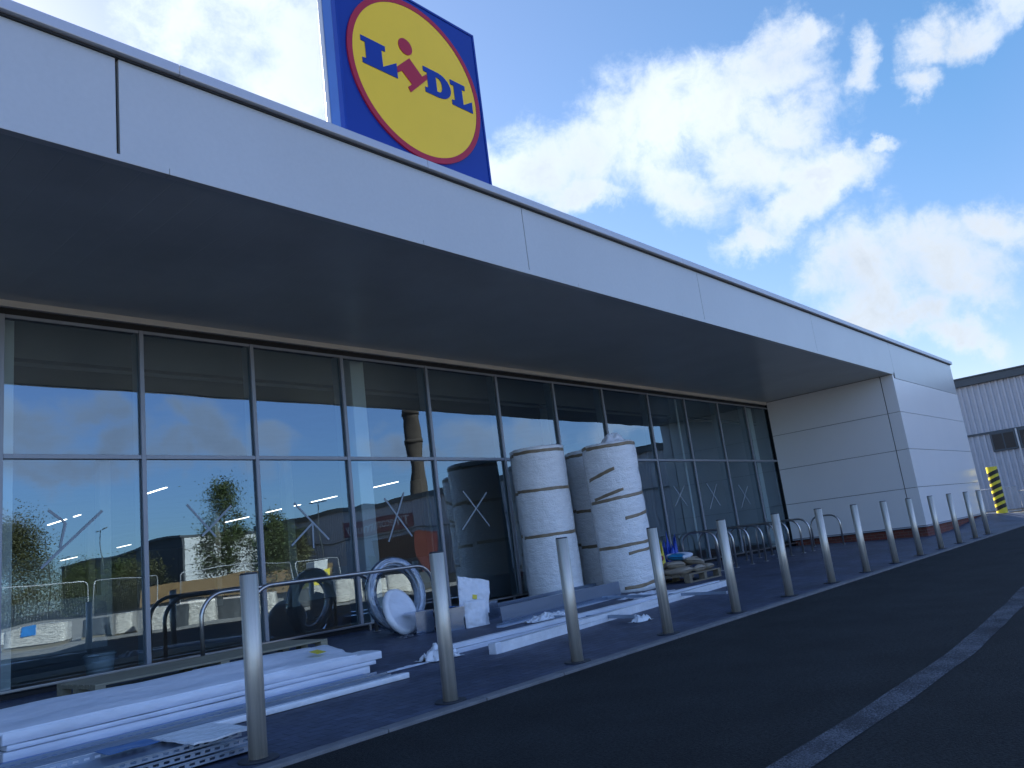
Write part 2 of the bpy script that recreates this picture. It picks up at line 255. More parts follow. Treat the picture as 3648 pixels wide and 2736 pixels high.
def glassy(name, tint, refl, wob=.0, scale=.35, ior=1.5, gt=(.95, .97, 1)):
    m = bpy.data.materials.new(name); m.use_nodes = True; nt = m.node_tree; N = nt.nodes.new; L = nt.links.new
    nt.nodes.remove(nt.nodes['Principled BSDF']); out = nt.nodes['Material Output']
    t = N('ShaderNodeBsdfTransparent'); t.inputs[0].default_value = (*tint, 1); g = N('ShaderNodeBsdfGlossy'); g.inputs['Roughness'].default_value = 0.0; g.inputs['Color'].default_value = (*gt, 1)
    fr = N('ShaderNodeFresnel'); fr.inputs['IOR'].default_value = ior
    mr = N('ShaderNodeMapRange'); mr.inputs['To Min'].default_value = refl; mr.inputs['To Max'].default_value = 1; L(fr.outputs[0], mr.inputs['Value'])
    mx = N('ShaderNodeMixShader'); L(mr.outputs[0], mx.inputs[0]); L(t.outputs[0], mx.inputs[1]); L(g.outputs[0], mx.inputs[2]); L(mx.outputs[0], out.inputs[0])
    if wob:
        tc = N('ShaderNodeTexCoord'); n = N('ShaderNodeTexNoise'); n.inputs['Scale'].default_value = scale; n.inputs['Detail'].default_value = 1; L(tc.outputs['Object'], n.inputs['Vector'])
        bp = N('ShaderNodeBump'); bp.inputs['Strength'].default_value = 1; bp.inputs['Distance'].default_value = wob; L(n.outputs[0], bp.inputs['Height']); L(bp.outputs[0], g.inputs['Normal'])
    return m
M['glass'] = glassy('window_glass', (.72, .8, .82), .19, .0035, 1.1, 1.5, (.66, .86, 1.0))
M['clear'] = glassy('clear_plastic', (.86, .9, .95), .07, .02, 12, 1.3)
M['wirecoil'] = mat('clear_hose', (.62, .67, .73), .42, var=.2, vscale=12, trans=.1, bump=.3, bscale=20)

# ---------------------------------------------------------------- mesh helpers
class MB:
    def __init__(s): s.bm = bmesh.new()
    def box(s, a, b, mi=0):
        x0, y0, z0 = a; x1, y1, z1 = b
        v = [s.bm.verts.new(p) for p in ((x0, y0, z0), (x1, y0, z0), (x1, y1, z0), (x0, y1, z0), (x0, y0, z1), (x1, y0, z1), (x1, y1, z1), (x0, y1, z1))]
        for f in ((3, 2, 1, 0), (4, 5, 6, 7), (0, 1, 5, 4), (1, 2, 6, 5), (2, 3, 7, 6), (3, 0, 4, 7)):
            fc = s.bm.faces.new([v[i] for i in f]); fc.material_index = mi
        return s
    def face(s, pts, mi=0):
        f = s.bm.faces.new([s.bm.verts.new(p) for p in pts]); f.material_index = mi; return s
    def tube(s, pts, r, n=12, closed=False, mi=0, caps=True):
        pts = [Vector(p) for p in pts]; rings = []; up = None; N = len(pts)
        for i, p in enumerate(pts):
            if closed: t = (pts[(i+1) % N]-pts[i-1]).normalized()
            else: t = (pts[min(i+1, N-1)]-pts[max(i-1, 0)]).normalized()
            if up is None: up = Vector((0, 0, 1)) if abs(t.z) < .9 else Vector((1, 0, 0))
            a = t.cross(up).normalized(); up = a.cross(t).normalized()
            rr = r[i] if isinstance(r, (list, tuple)) else r
            rings.append([s.bm.verts.new(p+a*rr*math.cos(2*math.pi*k/n)+up*rr*math.sin(2*math.pi*k/n)) for k in range(n)])
        for i in range(N if closed else N-1):
            A, B = rings[i], rings[(i+1) % N]
            for k in range(n):
                f = s.bm.faces.new((A[k], A[(k+1) % n], B[(k+1) % n], B[k])); f.smooth = True; f.material_index = mi
        if caps and not closed: s.bm.faces.new(rings[0][::-1]).material_index = mi; s.bm.faces.new(rings[-1]).material_index = mi
        return s
    def cyl(s, x, y, z0, z1, r, n=32, r1=None, mi=0): return s.tube([(x, y, z0), (x, y, z1)], [r, r if r1 is None else r1], n, mi=mi)
    def prism(s, prof, x0, x1, axis='x', mi=0, caps=True):
        A = []; B = []
        for (a, b) in prof:
            if axis == 'x': A.append(s.bm.verts.new((x0, a, b))); B.append(s.bm.verts.new((x1, a, b)))
            elif axis == 'y': A.append(s.bm.verts.new((a, x0, b))); B.append(s.bm.verts.new((a, x1, b)))
            else: A.append(s.bm.verts.new((a, b, x0))); B.append(s.bm.verts.new((a, b, x1)))
        n = len(prof)
        for i in range(n): s.bm.faces.new((A[i], A[(i+1) % n], B[(i+1) % n], B[i])).material_index = mi
        if caps: s.bm.faces.new(A[::-1]).material_index = mi; s.bm.faces.new(B).material_index = mi
        return s
    def grid(s, fn, nu, nv, mi=0, smooth=True):
        V = [[s.bm.verts.new(fn(i/nu, j/nv)) for j in range(nv+1)] for i in range(nu+1)]
        for i in range(nu):
            for j in range(nv):
                f = s.bm.faces.new((V[i][j], V[i+1][j], V[i+1][j+1], V[i][j+1])); f.smooth = smooth; f.material_index = mi
        return s
    def xf(s, M_): bmesh.ops.transform(s.bm, matrix=M_, verts=s.bm.verts); return s
    def build(s, name, mats, parent=None, bevel=0, seg=2, recalc=True):
        if recalc: bmesh.ops.recalc_face_normals(s.bm, faces=s.bm.faces)
        me = bpy.data.meshes.new(name); s.bm.to_mesh(me); s.bm.free()
        for mm in (mats if isinstance(mats, (list, tuple)) else [mats]): me.materials.append(M[mm] if isinstance(mm, str) else mm)
        o = bpy.data.objects.new(name, me); C.objects.link(o)
        if parent is not None: o.parent = parent
        if bevel:
            bv = o.modifiers.new('bevel', 'BEVEL'); bv.width = bevel; bv.segments = seg; bv.limit_method = 'ANGLE'; bv.angle_limit = R(40)
        return o
def thing(name, label, cat, loc=(0, 0, 0), rz=0, group=None):
    o = bpy.data.objects.new(name, None); C.objects.link(o); o.location = loc; o.rotation_euler = (0, 0, rz)
    o['label'] = label; o['category'] = cat; o.empty_display_size = .2
    if group: o['group'] = group
    return o
def tag(o, label, cat, group=None):
    o['label'] = label; o['category'] = cat
    if group: o['group'] = group
    return o
def struct(o): o['kind'] = 'structure'; return o
def copy_tree(o, parent=None):
    c = o.copy(); C.objects.link(c); c.parent = parent
    for ch in [x for x in C.objects if x.parent == o]: copy_tree(ch, c)
    return c
def clampf(v, a=0., b=1.): return max(a, min(b, v))
def sm(t): t = clampf(t); return t*t*(3-2*t)
def G(x, y):                       # height of the pavement
    z = .027*max(0, y-4.6)
    r = sm((x-25.5)/6)*sm((y-4.9)/1.2)*.25
    if x > 32.5: r *= 1-sm((x-32.5)/2.5)
    return z+r
# ================================================================ SETTING
prof = [(300, 0), (4.36, 0), (-2, 0), (-7, -.2), (-20, -.25), (-36, 0), (-400, 0)]
def sheet(name, x0, x1, y0, y1, dz, m):
    ys = sorted({y0, y1} | {p[0] for p in prof if y0 < p[0] < y1})
    def pz(y):
        pr = sorted(prof)
        for a, b in zip(pr, pr[1:]):
            if a[0] <= y <= b[0]: return a[1]+(b[1]-a[1])*(y-a[0])/(b[0]-a[0])
        return 0
    b = MB()
    for a, c in zip(ys, ys[1:]): b.face([(x0, a, pz(a)+dz), (x1, a, pz(a)+dz), (x1, c, pz(c)+dz), (x0, c, pz(c)+dz)])
    bmesh.ops.remove_doubles(b.bm, verts=b.bm.verts, dist=1e-4)
    o = b.build(name, m, recalc=False); o.data.materials[0]
    for p in o.data.polygons:
        if p.normal.z < 0: p.flip()
    return struct(o)
g_ = MB(); g_.face([(-900, -900, -.3), (900, -900, -.3), (900, 900, -.3), (-900, 900, -.3)]); struct(g_.build('ground', 'ground'))
sheet('yard', 31.9, 110, -200, 120, -.02, 'asphalt')
sheet('road', -60, 31.9, -6.3, 4.36, 0, 'asphalt')
sheet('verge', -60, 31.9, -110, -6.6, -.01, 'road_edge')
k2 = MB(); k2.box((-60, -6.6, -.3), (31.9, -6.3, -.07)); struct(k2.build('far_kerb', 'kerb', bevel=.01))
pv = MB()
def pf(u, v):
    x = -14+50*u; y = 4.42+(10.12-4.42)*v; return (x, y, G(x, y)+.004)
pv.grid(pf, 250, 24, smooth=True); struct(pv.build('pavement', 'paver'))
pv = MB()
def pf(u, v):
    x = 31.6+4.4*u; y = 10.12+5*v; return (x, y, G(x, 10.12)*(1)+.004)
pv.grid(pf, 30, 4); struct(pv.build('pavement', 'paver'))
kb = MB()
x = -14.0
while x < 36:
    kb.box((x, 4.30, -.1), (x+.908, 4.415, .022)); x += .915
struct(kb.build('kerb', 'kerb', bevel=.006))
# worn road line
ln = MB(); L0 = []; L1 = []
for x in [v*.25 for v in range(-8, 60)]:
    w = .085; yc = 1.61+.0*x
    K = [(-3, 1.72), (3.4, 1.622), (4.5, 1.575), (6.15, 1.55), (8.45, 1.645), (12, 1.86), (16, 2.2)]
    for q0, q1 in zip(K, K[1:]):
        if q0[0] <= x <= q1[0]: yc = q0[1]+(q1[1]-q0[1])*(x-q0[0])/(q1[0]-q0[0])
    L0.append((x, yc-w+.004*math.sin(x*5), .004)); L1.append((x, yc+w+.004*math.sin(x*4+1), .004))
for i in range(len(L0)-1): ln.face([L0[i], L0[i+1], L1[i+1], L1[i]])
def linemat():
    m = M['paint_line']; nt, N, L, b = mnodes(m)
    tc = N('ShaderNodeTexCoord'); n = N('ShaderNodeTexNoise'); n.inputs['Scale'].default_value = 110; n.inputs['Detail'].default_value = 4; n.inputs['Roughness'].default_value = .7; L(tc.outputs['Object'], n.inputs['Vector'])
    n2 = N('ShaderNodeTexNoise'); n2.inputs['Scale'].default_value = 2.5; n2.inputs['Detail'].default_value = 3; L(tc.outputs['Object'], n2.inputs['Vector'])
    a = N('ShaderNodeMath'); a.operation = 'MULTIPLY_ADD'; L(n2.outputs[0], a.inputs[0]); a.inputs[1].default_value = .5; L(n.outputs[0], a.inputs[2])
    mr = N('ShaderNodeMapRange'); mr.inputs['From Min'].default_value = .48; mr.inputs['From Max'].default_value = .9; L(a.outputs[0], mr.inputs['Value'])
    L(mr.outputs[0], b.inputs['Alpha'])
linemat()
struct(ln.build('road_marking', 'paint_line'))

# ================================================================ THE STORE
FY = 6.24; GY = 10.1; SZ = 4.635
store = thing('store_building', 'long low supermarket with silver fascia, dark canopy and full-height glass front', 'building', (10, 8, 0))
def P(b, name, m, parent=None, **k):
    par = parent or store
    b.xf(Matrix.Translation((-10, -8, 0)))
    return b.build(name, m, par, **k)
XL, XR = -6.0, 31.42
joints = [XL, 2.57, 7.93, 12.84, 18.28, 24.18, XR]
for i in range(6):
    a = joints[i]+(.013 if i == 1 else .006 if i else 0); b_ = joints[i+1]-(.013 if i == 0 else .006 if i < 5 else 0)
    z0 = 4.702 if i < 5 else 4.545
    o = P(MB().box((a, FY, z0), (b_, FY+.06, 5.62)), 'fascia_panel', 'silver', bevel=.006)
P(MB().box((XL, FY+.07, 4.66), (XR, FY+.16, 5.6)), 'panel_backing', 'dark')
x = XL; b = MB()
while x < 24.0:
    b.box((x, FY-.018, SZ), (min(x+3.0, 24.05)-.004, FY+.065, 4.698)); x += 3.0
P(b, 'fascia_lip', 'silver', bevel=.003)
b = MB(); x = XL-.05
while x < XR:
    b.box((x, FY-.075, 5.64), (min(x+3.05, XR+.06)-.004, FY+.75, 5.745)); x += 3.05
P(b, 'coping', 'coping', bevel=.008)
P(MB().box((XL, FY-.02, 5.622), (XR+.02, FY+.3, 5.639)), 'coping_shadow_gap', 'dark_metal')
# soffit with fine board joints along Y
m = M['soffit']; nt, N, L, bs = mnodes(m)
tc = N('ShaderNodeTexCoord'); sx = N('ShaderNodeSeparateXYZ'); L(tc.outputs['Object'], sx.inputs[0])
dv = N('ShaderNodeMath'); dv.operation = 'DIVIDE'; L(sx.outputs[0], dv.inputs[0]); dv.inputs[1].default_value = .3
fr = N('ShaderNodeMath'); fr.operation = 'FRACT'; L(dv.outputs[0], fr.inputs[0])
pp = N('ShaderNodeMath'); pp.operation = 'PINGPONG'; L(fr.outputs[0], pp.inputs[0]); pp.inputs[1].default_value = .5
mr = N('ShaderNodeMapRange'); mr.inputs['From Min'].default_value = 0; mr.inputs['From Max'].default_value = .02; L(pp.outputs[0], mr.inputs['Value'])
bp = N('ShaderNodeBump'); bp.inputs['Strength'].default_value = .5; bp.inputs['Distance'].default_value = .004; L(mr.outputs[0], bp.inputs['Height']); L(bp.outputs[0], bs.inputs['Normal'])
P(MB().box((XL, FY+.068, SZ+.008), (23.9, GY-.04, 4.69)), 'canopy_soffit', 'soffit')
P(MB().box((XL, GY-.038, 4.565), (23.9, GY+.02, SZ+.03)), 'head_trim', 'cream', bevel=.003)
P(MB().box((XL, GY+.03, 4.47), (23.9, GY+.2, 4.75)), 'head_gap', 'dark')
# glazing
MX = [1.19, 2.79, 4.39, 5.99, 7.59, 9.43, 11.27, 13.06, 14.87, 16.83, 18.65, 20.53, 22.31, 24.0]
MX = [-4.0, -2.4, -.8] + MX
ZT, ZM, ZB = 4.47, 2.782, .27
for i, x in enumerate(MX[:-1]):
    P(MB().box((x-.028, GY-.035, ZB-.06), (x+.028, GY, ZT)), 'mullion', 'frame', bevel=.003)
    P(MB().box((x-.02, GY, ZB-.06), (x+.02, GY+.012, ZT)), 'mullion_gasket', 'dark')
    P(MB().box((x-.03, GY+.03, ZB-.06), (x+.03, GY+.2, ZT)), 'mullion_box', 'inner', bevel=.003)
    x1 = MX[i+1]
    P(MB().box((x+.03, GY-.03, ZM-.027), (x1-.03, GY, ZM+.027)), 'transom', 'frame', bevel=.003)
    P(MB().box((x+.032, GY+.03, ZM-.027), (x1-.032, GY+.16, ZM+.027)), 'transom_box', 'inner', bevel=.003)
    P(MB().box((x+.03, GY-.03, ZT-.04), (x1-.03, GY, ZT)), 'head_rail', 'frame', bevel=.003)
    for (za, zb) in ((ZB, ZM-.03), (ZM+.03, ZT-.04)):
        tx = random.uniform(-.0012, .0012); ty = random.uniform(-.0015, .0015)
        if i < 3: tx = ty = 0
        gl = MB().face([(x+.03, GY+.016-tx, za), (x1-.03, GY+.016+tx, za), (x1-.03, GY+.016+tx+ty, zb), (x+.03, GY+.016-tx+ty, zb)])
        # slight pillowing so that reflections bend from pane to pane
        P(gl, 'glass_pane', 'glass', recalc=False)
P(MB().box((XL, GY-.02, .02), (23.9, GY+.25, ZB-.062)), 'sill_base', 'dark')
P(MB().box((XL, GY-.045, ZB-.06), (23.9, GY-.003, ZB-.02)), 'sill_rail', 'dark_metal', bevel=.003)
# masking-tape crosses on the panes
def strip(b, a, c, w=.015, y=GY+.011, sag=None):
    a = Vector((a[0], y, a[1])); c = Vector((c[0], y, c[1])); d = (c-a).normalized(); n = Vector((-d.z, 0, d.x))*w
    b.face([a-n, c-n*.9, c+n*.9, a+n])
def tape(x0, segs):
    b = MB()
    for s_ in segs: strip(b, s_[0], s_[1], y=GY+.0105-.0012*segs.index(s_))
    P(b, 'tape_cross', 'xtape')
tape(2, [((3.296, 2.158), (3.478, 2.0)), ((3.478, 2.0), (3.416, 1.712)), ((3.891, 2.124), (3.218, 1.5))])
tape(4, [((4.948, 2.16), (5.335, 1.711)), ((5.575, 2.118), (5.14, 1.733))])
tape(6, [((6.569, 2.116), (7.131, 1.55)), ((6.861, 1.81), (6.482, 1.505)), ((6.861, 1.812), (6.848, 1.44))])
tape(8, [((8.256, 2.135), (8.773, 1.485)), ((8.683, 2.217), (8.268, 1.429))])
tape(10, [((10.068, 2.2), (10.656, 1.542)), ((10.675, 2.162), (9.947, 1.517))])
tape(17, [((17.443, 2.133), (17.978, 1.628)), ((17.998, 2.15), (17.375, 1.633))])
tape(19, [((19.174, 2.167), (19.745, 1.557)), ((19.72, 2.136), (19.127, 1.492))])
tape(21, [((21.029, 2.088), (21.569, 1.529)), ((21.582, 2.048), (20.96, 1.445))])
# end block: recess wall, front wall, side
zs = [.352, 1.405, 2.485, 3.553, 4.54]
for i in range(4):
    z0, z1 = zs[i]+.006, zs[i+1]-.006
    if i == 3: z1r = SZ
    else: z1r = z1
    P(MB().box((23.9, FY+.36, z0), (23.96, GY-.04, z1r)), 'wall_panel', 'white_clad', bevel=.004)
    P(MB().box((23.9, FY, z0), (24.02, FY+.335, z1r if i == 3 else z1)), 'corner_panel', 'white_clad', bevel=.004)
    P(MB().box((24.024, FY, z0), (XR, FY+.06, z1)), 'wall_panel', 'white_clad', bevel=.004)
P(MB().box((23.93, FY+.07, .3), (24.1, GY+.1, 4.66)), 'wall_backing', 'dark')
P(MB().box((24.1, FY+.062, .3), (XR-.03, FY+.2, 5.6)), 'wall_backing', 'dark')
b = MB(); b.box((23.86, FY-.035, .315), (XR+.02, FY+.05, .345)); b.box((23.86, FY+.0502, .315), (23.93, GY-.05, .345))
P(b, 'base_flashing', 'coping', bevel=.003)
b = MB(); b.box((23.95, FY+.03, -.2), (XR-.02, FY+.2, .313)); b.box((23.95, FY+.2002, -.2), (24.1, GY-.1, .313)); P(b, 'brick_plinth', 'brick')
P(MB().box((XR-.06, FY+.064, .32), (XR, 66, 5.6)), 'side_wall', 'white_clad')
P(MB().box((XR+.0, FY+.3, 3.5), (XR+.3, FY+.75, 3.92)), 'vent_cowl', 'white_clad', bevel=.01)
b = MB()
for k in range(7): b.box((XR+.04, FY+.292, 3.53+k*.052), (XR+.17, FY+.3015, 3.555+k*.052))
P(b, 'vent_slots', 'dark')
# roof, shell, interior
P(MB().box((XL, FY+.2, 5.3), (XR-.07, 66, 5.45)), 'roof', 'shed')
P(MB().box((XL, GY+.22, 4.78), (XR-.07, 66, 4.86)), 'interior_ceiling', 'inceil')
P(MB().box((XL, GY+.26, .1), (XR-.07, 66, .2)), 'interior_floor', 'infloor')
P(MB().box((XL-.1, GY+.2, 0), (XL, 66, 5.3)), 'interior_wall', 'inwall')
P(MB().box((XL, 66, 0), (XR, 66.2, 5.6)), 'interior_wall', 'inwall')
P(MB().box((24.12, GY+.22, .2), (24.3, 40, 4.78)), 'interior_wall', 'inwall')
P(MB().box((XL-.12, FY+.05, 0), (XL-.0, GY+.2, 5.6)), 'side_wall', 'white_clad')
b = MB(); b.box((XL, 10.6, 4.0), (24.1, 10.62, 4.05)); b.box((2.9, 10.6, 4.1), (24.1, 10.66, 4.75)); P(b, 'inner_beam', 'inceil')
for x0, y0 in ((2.74, 10.42), (8.02, 10.42), (13.5, 10.6), (18.75, 10.42), (23.2, 10.42), (14, 22), (20, 22), (8.4, 22), (14, 38), (8.4, 38), (20, 38)):
    P(MB().box((x0, y0, .2), (x0+.28, y0+.28, 4.78)), 'column', 'col', bevel=.01)
# partition walls further in (pale, seen faintly through the glass)
P(MB().box((3.6, 17, .2), (3.7, 30, 1.2)), 'partition', 'inwall')
P(MB().box((3.7, 17, .2), (6.6, 17.12, 1.2)), 'partition', 'inwall')
P(MB().box((15.5, 26, .2), (23.5, 26.12, 1.3)), 'partition', 'inwall')
P(MB().box((XL, 31, .2), (2.2, 31.1, 1.3)), 'partition', 'inwall')

# ceiling lights (real lamps hanging inside)
cl = None
names = ['leftmost bright ceiling light strip glimpsed high through the glass', 'short ceiling light strip glimpsed beside the first pane light']
strips = [(11.3, 34.7, 32.8), (11.3, 32.0, 31.4), (11.3, 26.0, 24.4), (20.9, 61.7, 58.7), (20.9, 56.7, 55.9), (20.9, 55.0, 53.4), (20.9, 52.1, 50.1), (20.75, 38.3, 36.0), (20.65, 34.2, 31.3), (20.65, 30.4, 28.5), (20.6, 25.9, 24.3)]
lab = ['in the left row, farthest of three', 'in the left row, short middle one of three', 'in the left row, nearest of three',
       'in the right row, farthest of eight', 'in the right row, short one second from the far end', 'in the right row, third from the far end', 'in the right row, fourth from the far end',
       'in the right row, crossing behind the reflected tree', 'in the right row, third from the near end', 'in the right row, second from the near end', 'in the right row, nearest of eight, beside the pale column']
for i, (x, ya, yb) in enumerate(strips):
    t = thing('ceiling_light', 'strip light inside ' + lab[i], 'ceiling light', (x, (ya+yb)/2, 4.3), 0, 'strip lights under the shop ceiling')
    h_ = abs(ya-yb)/2
    MB().box((-.035, -h_, 0), (.035, h_, .02)).build('diffuser', 'lamp', t)
    MB().box((-.045, -h_-.02, .0205), (.045, h_+.02, .07)).build('housing', 'coping', t)
    for sy in (-1, 1): MB().tube([(0, sy*h_*.8, .07), (0, sy*h_*.8, .47)], .004, 6).build('hanger', 'dark_metal', t)

# bucket and coil inside
t = thing('bucket', 'white plastic bucket standing inside behind the leftmost glass pane', 'bucket', (4.07, 10.72, .2))
MB().tube([(0, 0, 0), (0, 0, .22)], [.15, .175], 28).build('tub', 'bucket', t)
b = MB(); b.tube([(.18*math.cos(a*.2618), .18*math.sin(a*.2618), .215) for a in range(24)], .012, 8, closed=True); b.build('rim', 'bucket', t)
MB().cyl(0, 0, .221, .24, .17, 28).build('lid', 'bucket', t)
t = thing('cable_coil', 'loose coil of pale cable hanging behind the second upper pane', 'cable coil', (5.18, 10.75, 4.5))
b = MB()
for k in range(5):
    r = .32-.02*k; ox = random.uniform(-.02, .02)
    b.tube([(ox+r*math.cos(a*.2244), .008*k+.02*math.sin(a), r*.9*math.sin(a*.2244)) for a in range(28)], .006, 6, closed=True)
b.build('cable_loops', 'cable', t); MB().tube([(0, .02, .28), (0, .02, .27+.03)], .012, 8).build('hook', 'steel', t)

# ================================================================ ROOF SIGN
sg = thing('shop_sign', 'square blue roof sign with yellow disc, red ring and LIDL lettering', 'sign', (6.65, 6.7, 6.05))
hw = 1.26; sz = 2.52
MB().box((-hw, 0, 0), (hw, .1, sz)).build('sign_face', 'blue', sg, bevel=.012)
MB().box((-hw+.004, .1002, .004), (hw-.004, .28, sz-.004)).build('sign_body', 'blue_l', sg, bevel=.004)
MB().box((-hw-.004, .2802, -.004), (hw+.004, .36, sz+.004)).build('rear_frame', 'coping', sg, bevel=.006)
b = MB()
for sx_ in (-.9, .9): b.box((sx_-.06, .12, -.75), (sx_+.06, .26, 0))
b.build('support_post', 'galv', sg)
# framed edge of the face
b = MB(); e = .035
b.box((-hw, -.012, 0), (-hw+e, -.0005, sz)); b.box((hw-e, -.012, 0), (hw, -.0005, sz)); b.box((-hw+e+.001, -.012, sz-e), (hw-e-.001, -.0005, sz)); b.box((-hw+e+.001, -.012, 0), (hw-e-.001, -.0005, e)); b.build('face_rim', 'blue', sg, bevel=.003)
cz = 7.30-6.05; cxs = .01
def disc(r0, r1, y0, y1, n=96):
    b = MB()
    def pt(r, k, y): a = 2*math.pi*k/n; return (cxs+r*math.cos(a), y, cz+r*math.sin(a))
    for k in range(n):
        b.face([pt(r0, k, y0), pt(r0, k+1, y0), pt(r1, k+1, y0), pt(r1, k, y0)]) if r0 > 0 else b.face([(cxs, y0, cz), pt(r1, k+1, y0), pt(r1, k, y0)])
        b.face([pt(r1, k, y0), pt(r1, k+1, y0), pt(r1, k+1, y1), pt(r1, k, y1)])
    bmesh.ops.remove_doubles(b.bm, verts=b.bm.verts, dist=1e-5)
    return b
disc(0, 1.085, -.022, -.001).build('yellow_disc', 'yellow', sg)
disc(1.086, 1.165, -.026, -.001).build('red_ring', 'red', sg)
def letter(name, pts, m, hole=None, y0=-.03, y1=-.0225, sub=None):
    rr = 1.085
    cu_ = bpy.data.curves.new(name, 'CURVE'); cu_.dimensions = '2D'; cu_.fill_mode = 'BOTH'; cu_.extrude = .004
    for pl in ([pts] + ([hole] if hole else [])):
        sp = cu_.splines.new('POLY'); sp.points.add(len(pl)-1); sp.use_cyclic_u = True
        for p_, q in zip(sp.points, pl): p_.co = (q[0]*rr, q[1]*rr, 0, 1)
    tmp = bpy.data.objects.new(name, cu_); C.objects.link(tmp)
    bpy.context.view_layer.update()
    me = bpy.data.meshes.new_from_object(tmp.evaluated_get(bpy.context.evaluated_depsgraph_get())); bpy.data.objects.remove(tmp)
    me.transform(Matrix.Rotation(R(90), 4, 'X')); me.transform(Matrix.Translation((cxs, -.027, cz)))
    me.materials.clear(); me.materials.append(M[m]); o = bpy.data.objects.new(name, me); C.objects.link(o); o.parent = sg; return o
def arc(cx, cy, r, a0, a1, n, ry=None): return [(cx+r*math.cos(R(a0+(a1-a0)*k/n)), cy+(ry or r)*math.sin(R(a0+(a1-a0)*k/n))) for k in range(n+1)]
letter('letter_l', [(-.873, .245), (-.512, .245), (-.512, .175), (-.572, .17), (-.568, -.05), (-.35, .09), (-.35, -.115), (-.87, -.115), (-.87, -.045), (-.812, -.04), (-.812, .175), (-.873, .175)], 'blue')
letter('letter_i', [(-.129, .253), (.058, .078), (.139, .143), (.145, .073), (-.159, -.226), (-.195, -.167), (-.126, -.103), (-.271, .023), (-.342, -.03), (-.350, .045)], 'red')
letter('letter_i_dot', arc(-.175, .395, .11, 0, 360, 31)[:-1], 'red')
letter('letter_d', [(.09, .245), (.33, .245)] + arc(.33, .068, .22, 85, -85, 14, .177) + [(.33, -.112), (.096, -.112), (.096, -.045), (.15, -.04), (.15, .175), (.09, .175)], 'blue', hole=[(.298, .17)] + arc(.335, .068, .065, 80, -80, 8, .1) + [(.298, -.035)])
letter('letter_l', [(.556, .245), (.819, .245), (.819, .175), (.76, .17), (.763, -.05), (.93, .05), (.93, -.115), (.556, -.115), (.556, -.045), (.613, -.04), (.613, .175), (.556, .175)], 'blue')
# ================================================================ BOLLARDS
ordn = ['first', 'second', 'third', 'fourth', 'fifth', 'sixth', 'seventh', 'eighth', 'ninth', 'tenth', 'eleventh', 'twelfth', 'thirteenth', 'fourteenth']
where = ['nearest the camera, before the white plank pile', 'between plank pile and long white beams', 'before the left bubble wrap roll', 'before the right edge of the wrapped rolls', 'beside the pallet of sacks',
         'before the first bike stands', 'in the middle of the bike stands', 'in front of the last bike stand', 'before the pale recess wall', 'before the recess wall near its corner', 'just left of the building corner', 'just right of the building corner', 'second from the far end', 'farthest, beside the striped post']
bol = None
def make_bollard():
    t = thing('bollard', 'x', 'bollard', group='brushed steel bollards along the kerb')
    b = MB(); b.cyl(0, 0, .012, 1.088, .056, 40); b.build('post', 'steel', t)
    b = MB(); b.cyl(0, 0, 1.0885, 1.1, .0555, 40, .050); b.build('cap', 'dark_metal', t)
    b = MB(); b.cyl(0, 0, 0, .0115, .12, 40); b.build('base_plate', 'dark_metal', t, bevel=.003)
    return t
p0 = make_bollard()
for i in range(14):
    o = p0 if i == 0 else copy_tree(p0)
    x = 2.64+1.5636*i + (0 if i < 13 else -.2)
    y = 4.59
    if i == 0: x, y = 2.65, 4.63
    o.location = (x, y, G(x, y)+.004); o.rotation_euler = (R(random.uniform(-.3, .3)), R(random.uniform(-.3, .3)), random.uniform(0, 6))
    o['label'] = '%s steel bollard from the left, %s' % (ordn[i], where[i])

# ================================================================ BIKE STANDS, HOOPS, RAIL
def uloop(w, h, r, n=8, drop=0):
    pts = [(0, 0, -drop), (0, 0, h-r)]
    pts += [(0, r-r*math.cos(a*math.pi/2/n), h-r+r*math.sin(a*math.pi/2/n)) for a in range(1, n+1)]
    pts += [(0, w-r+r*math.sin(a*math.pi/2/n), h-r+r*math.cos(a*math.pi/2/n)) for a in range(0, n+1)]
    pts += [(0, w, 0)]
    return pts
def make_stand():
    t = thing('bike_stand', 'x', 'bike stand', group='inverted U bike stands by the glass front')
    MB().tube(uloop(.83, .84, .27), .024, 14).build('hoop', 'tube', t)
    for y in (0, .83): MB().cyl(0, y, .0005, .008, .06, 24).build('foot_plate', 'tube', t)
    return t
st = make_stand(); sx_ = [15.51, 16.25, 17.02, 17.75, 18.48, 19.22, 19.98, 20.6, 22.86]
sl = ['nearest bike stand, rising right behind the pallet of sacks', 'second bike stand from the sacks', 'third bike stand from the sacks', 'fourth bike stand from the sacks', 'fifth bike stand, mostly hidden by the sixth bollard',
      'sixth bike stand, just right of the sixth bollard', 'seventh bike stand from the sacks', 'eighth bike stand, last of the close row before the gap', 'farthest bike stand, standing apart against the pale recess wall']
for i, x in enumerate(sx_):
    o = st if i == 0 else copy_tree(st)
    o.location = (x, 8.19, G(x, 8.19)+.004); o['label'] = sl[i]; o.rotation_euler = (R(1.5), 0, R(random.uniform(-1, 1)))
def long_hoop(x0, x1, y, h, r, label):
    t = thing('hoop_barrier', label, 'barrier', (x0, y, G(x0, y)+.004), 0, 'long steel hoops before the glass')
    w = x1-x0
    b = MB(); pts = [(p[1], 0, p[2]) for p in uloop(w, h, r)]; b.tube(pts, .026, 16); b.build('hoop', 'tube', t)
    for xx in (0, w): MB().cyl(xx, 0, .0005, .008, .065, 24).build('foot_plate', 'tube', t)
long_hoop(4.84, 7.50, 9.62, .845, .3, 'long steel hoop close to the glass, left foot behind the pallet')
long_hoop(5.02, 7.93, 8.78, .88, .3, 'long steel hoop in front of the coiled clear hose')
t = thing('low_rail', 'low steel guard rail on short posts along the foot of the glass', 'rail', (10, 9.88, .15))
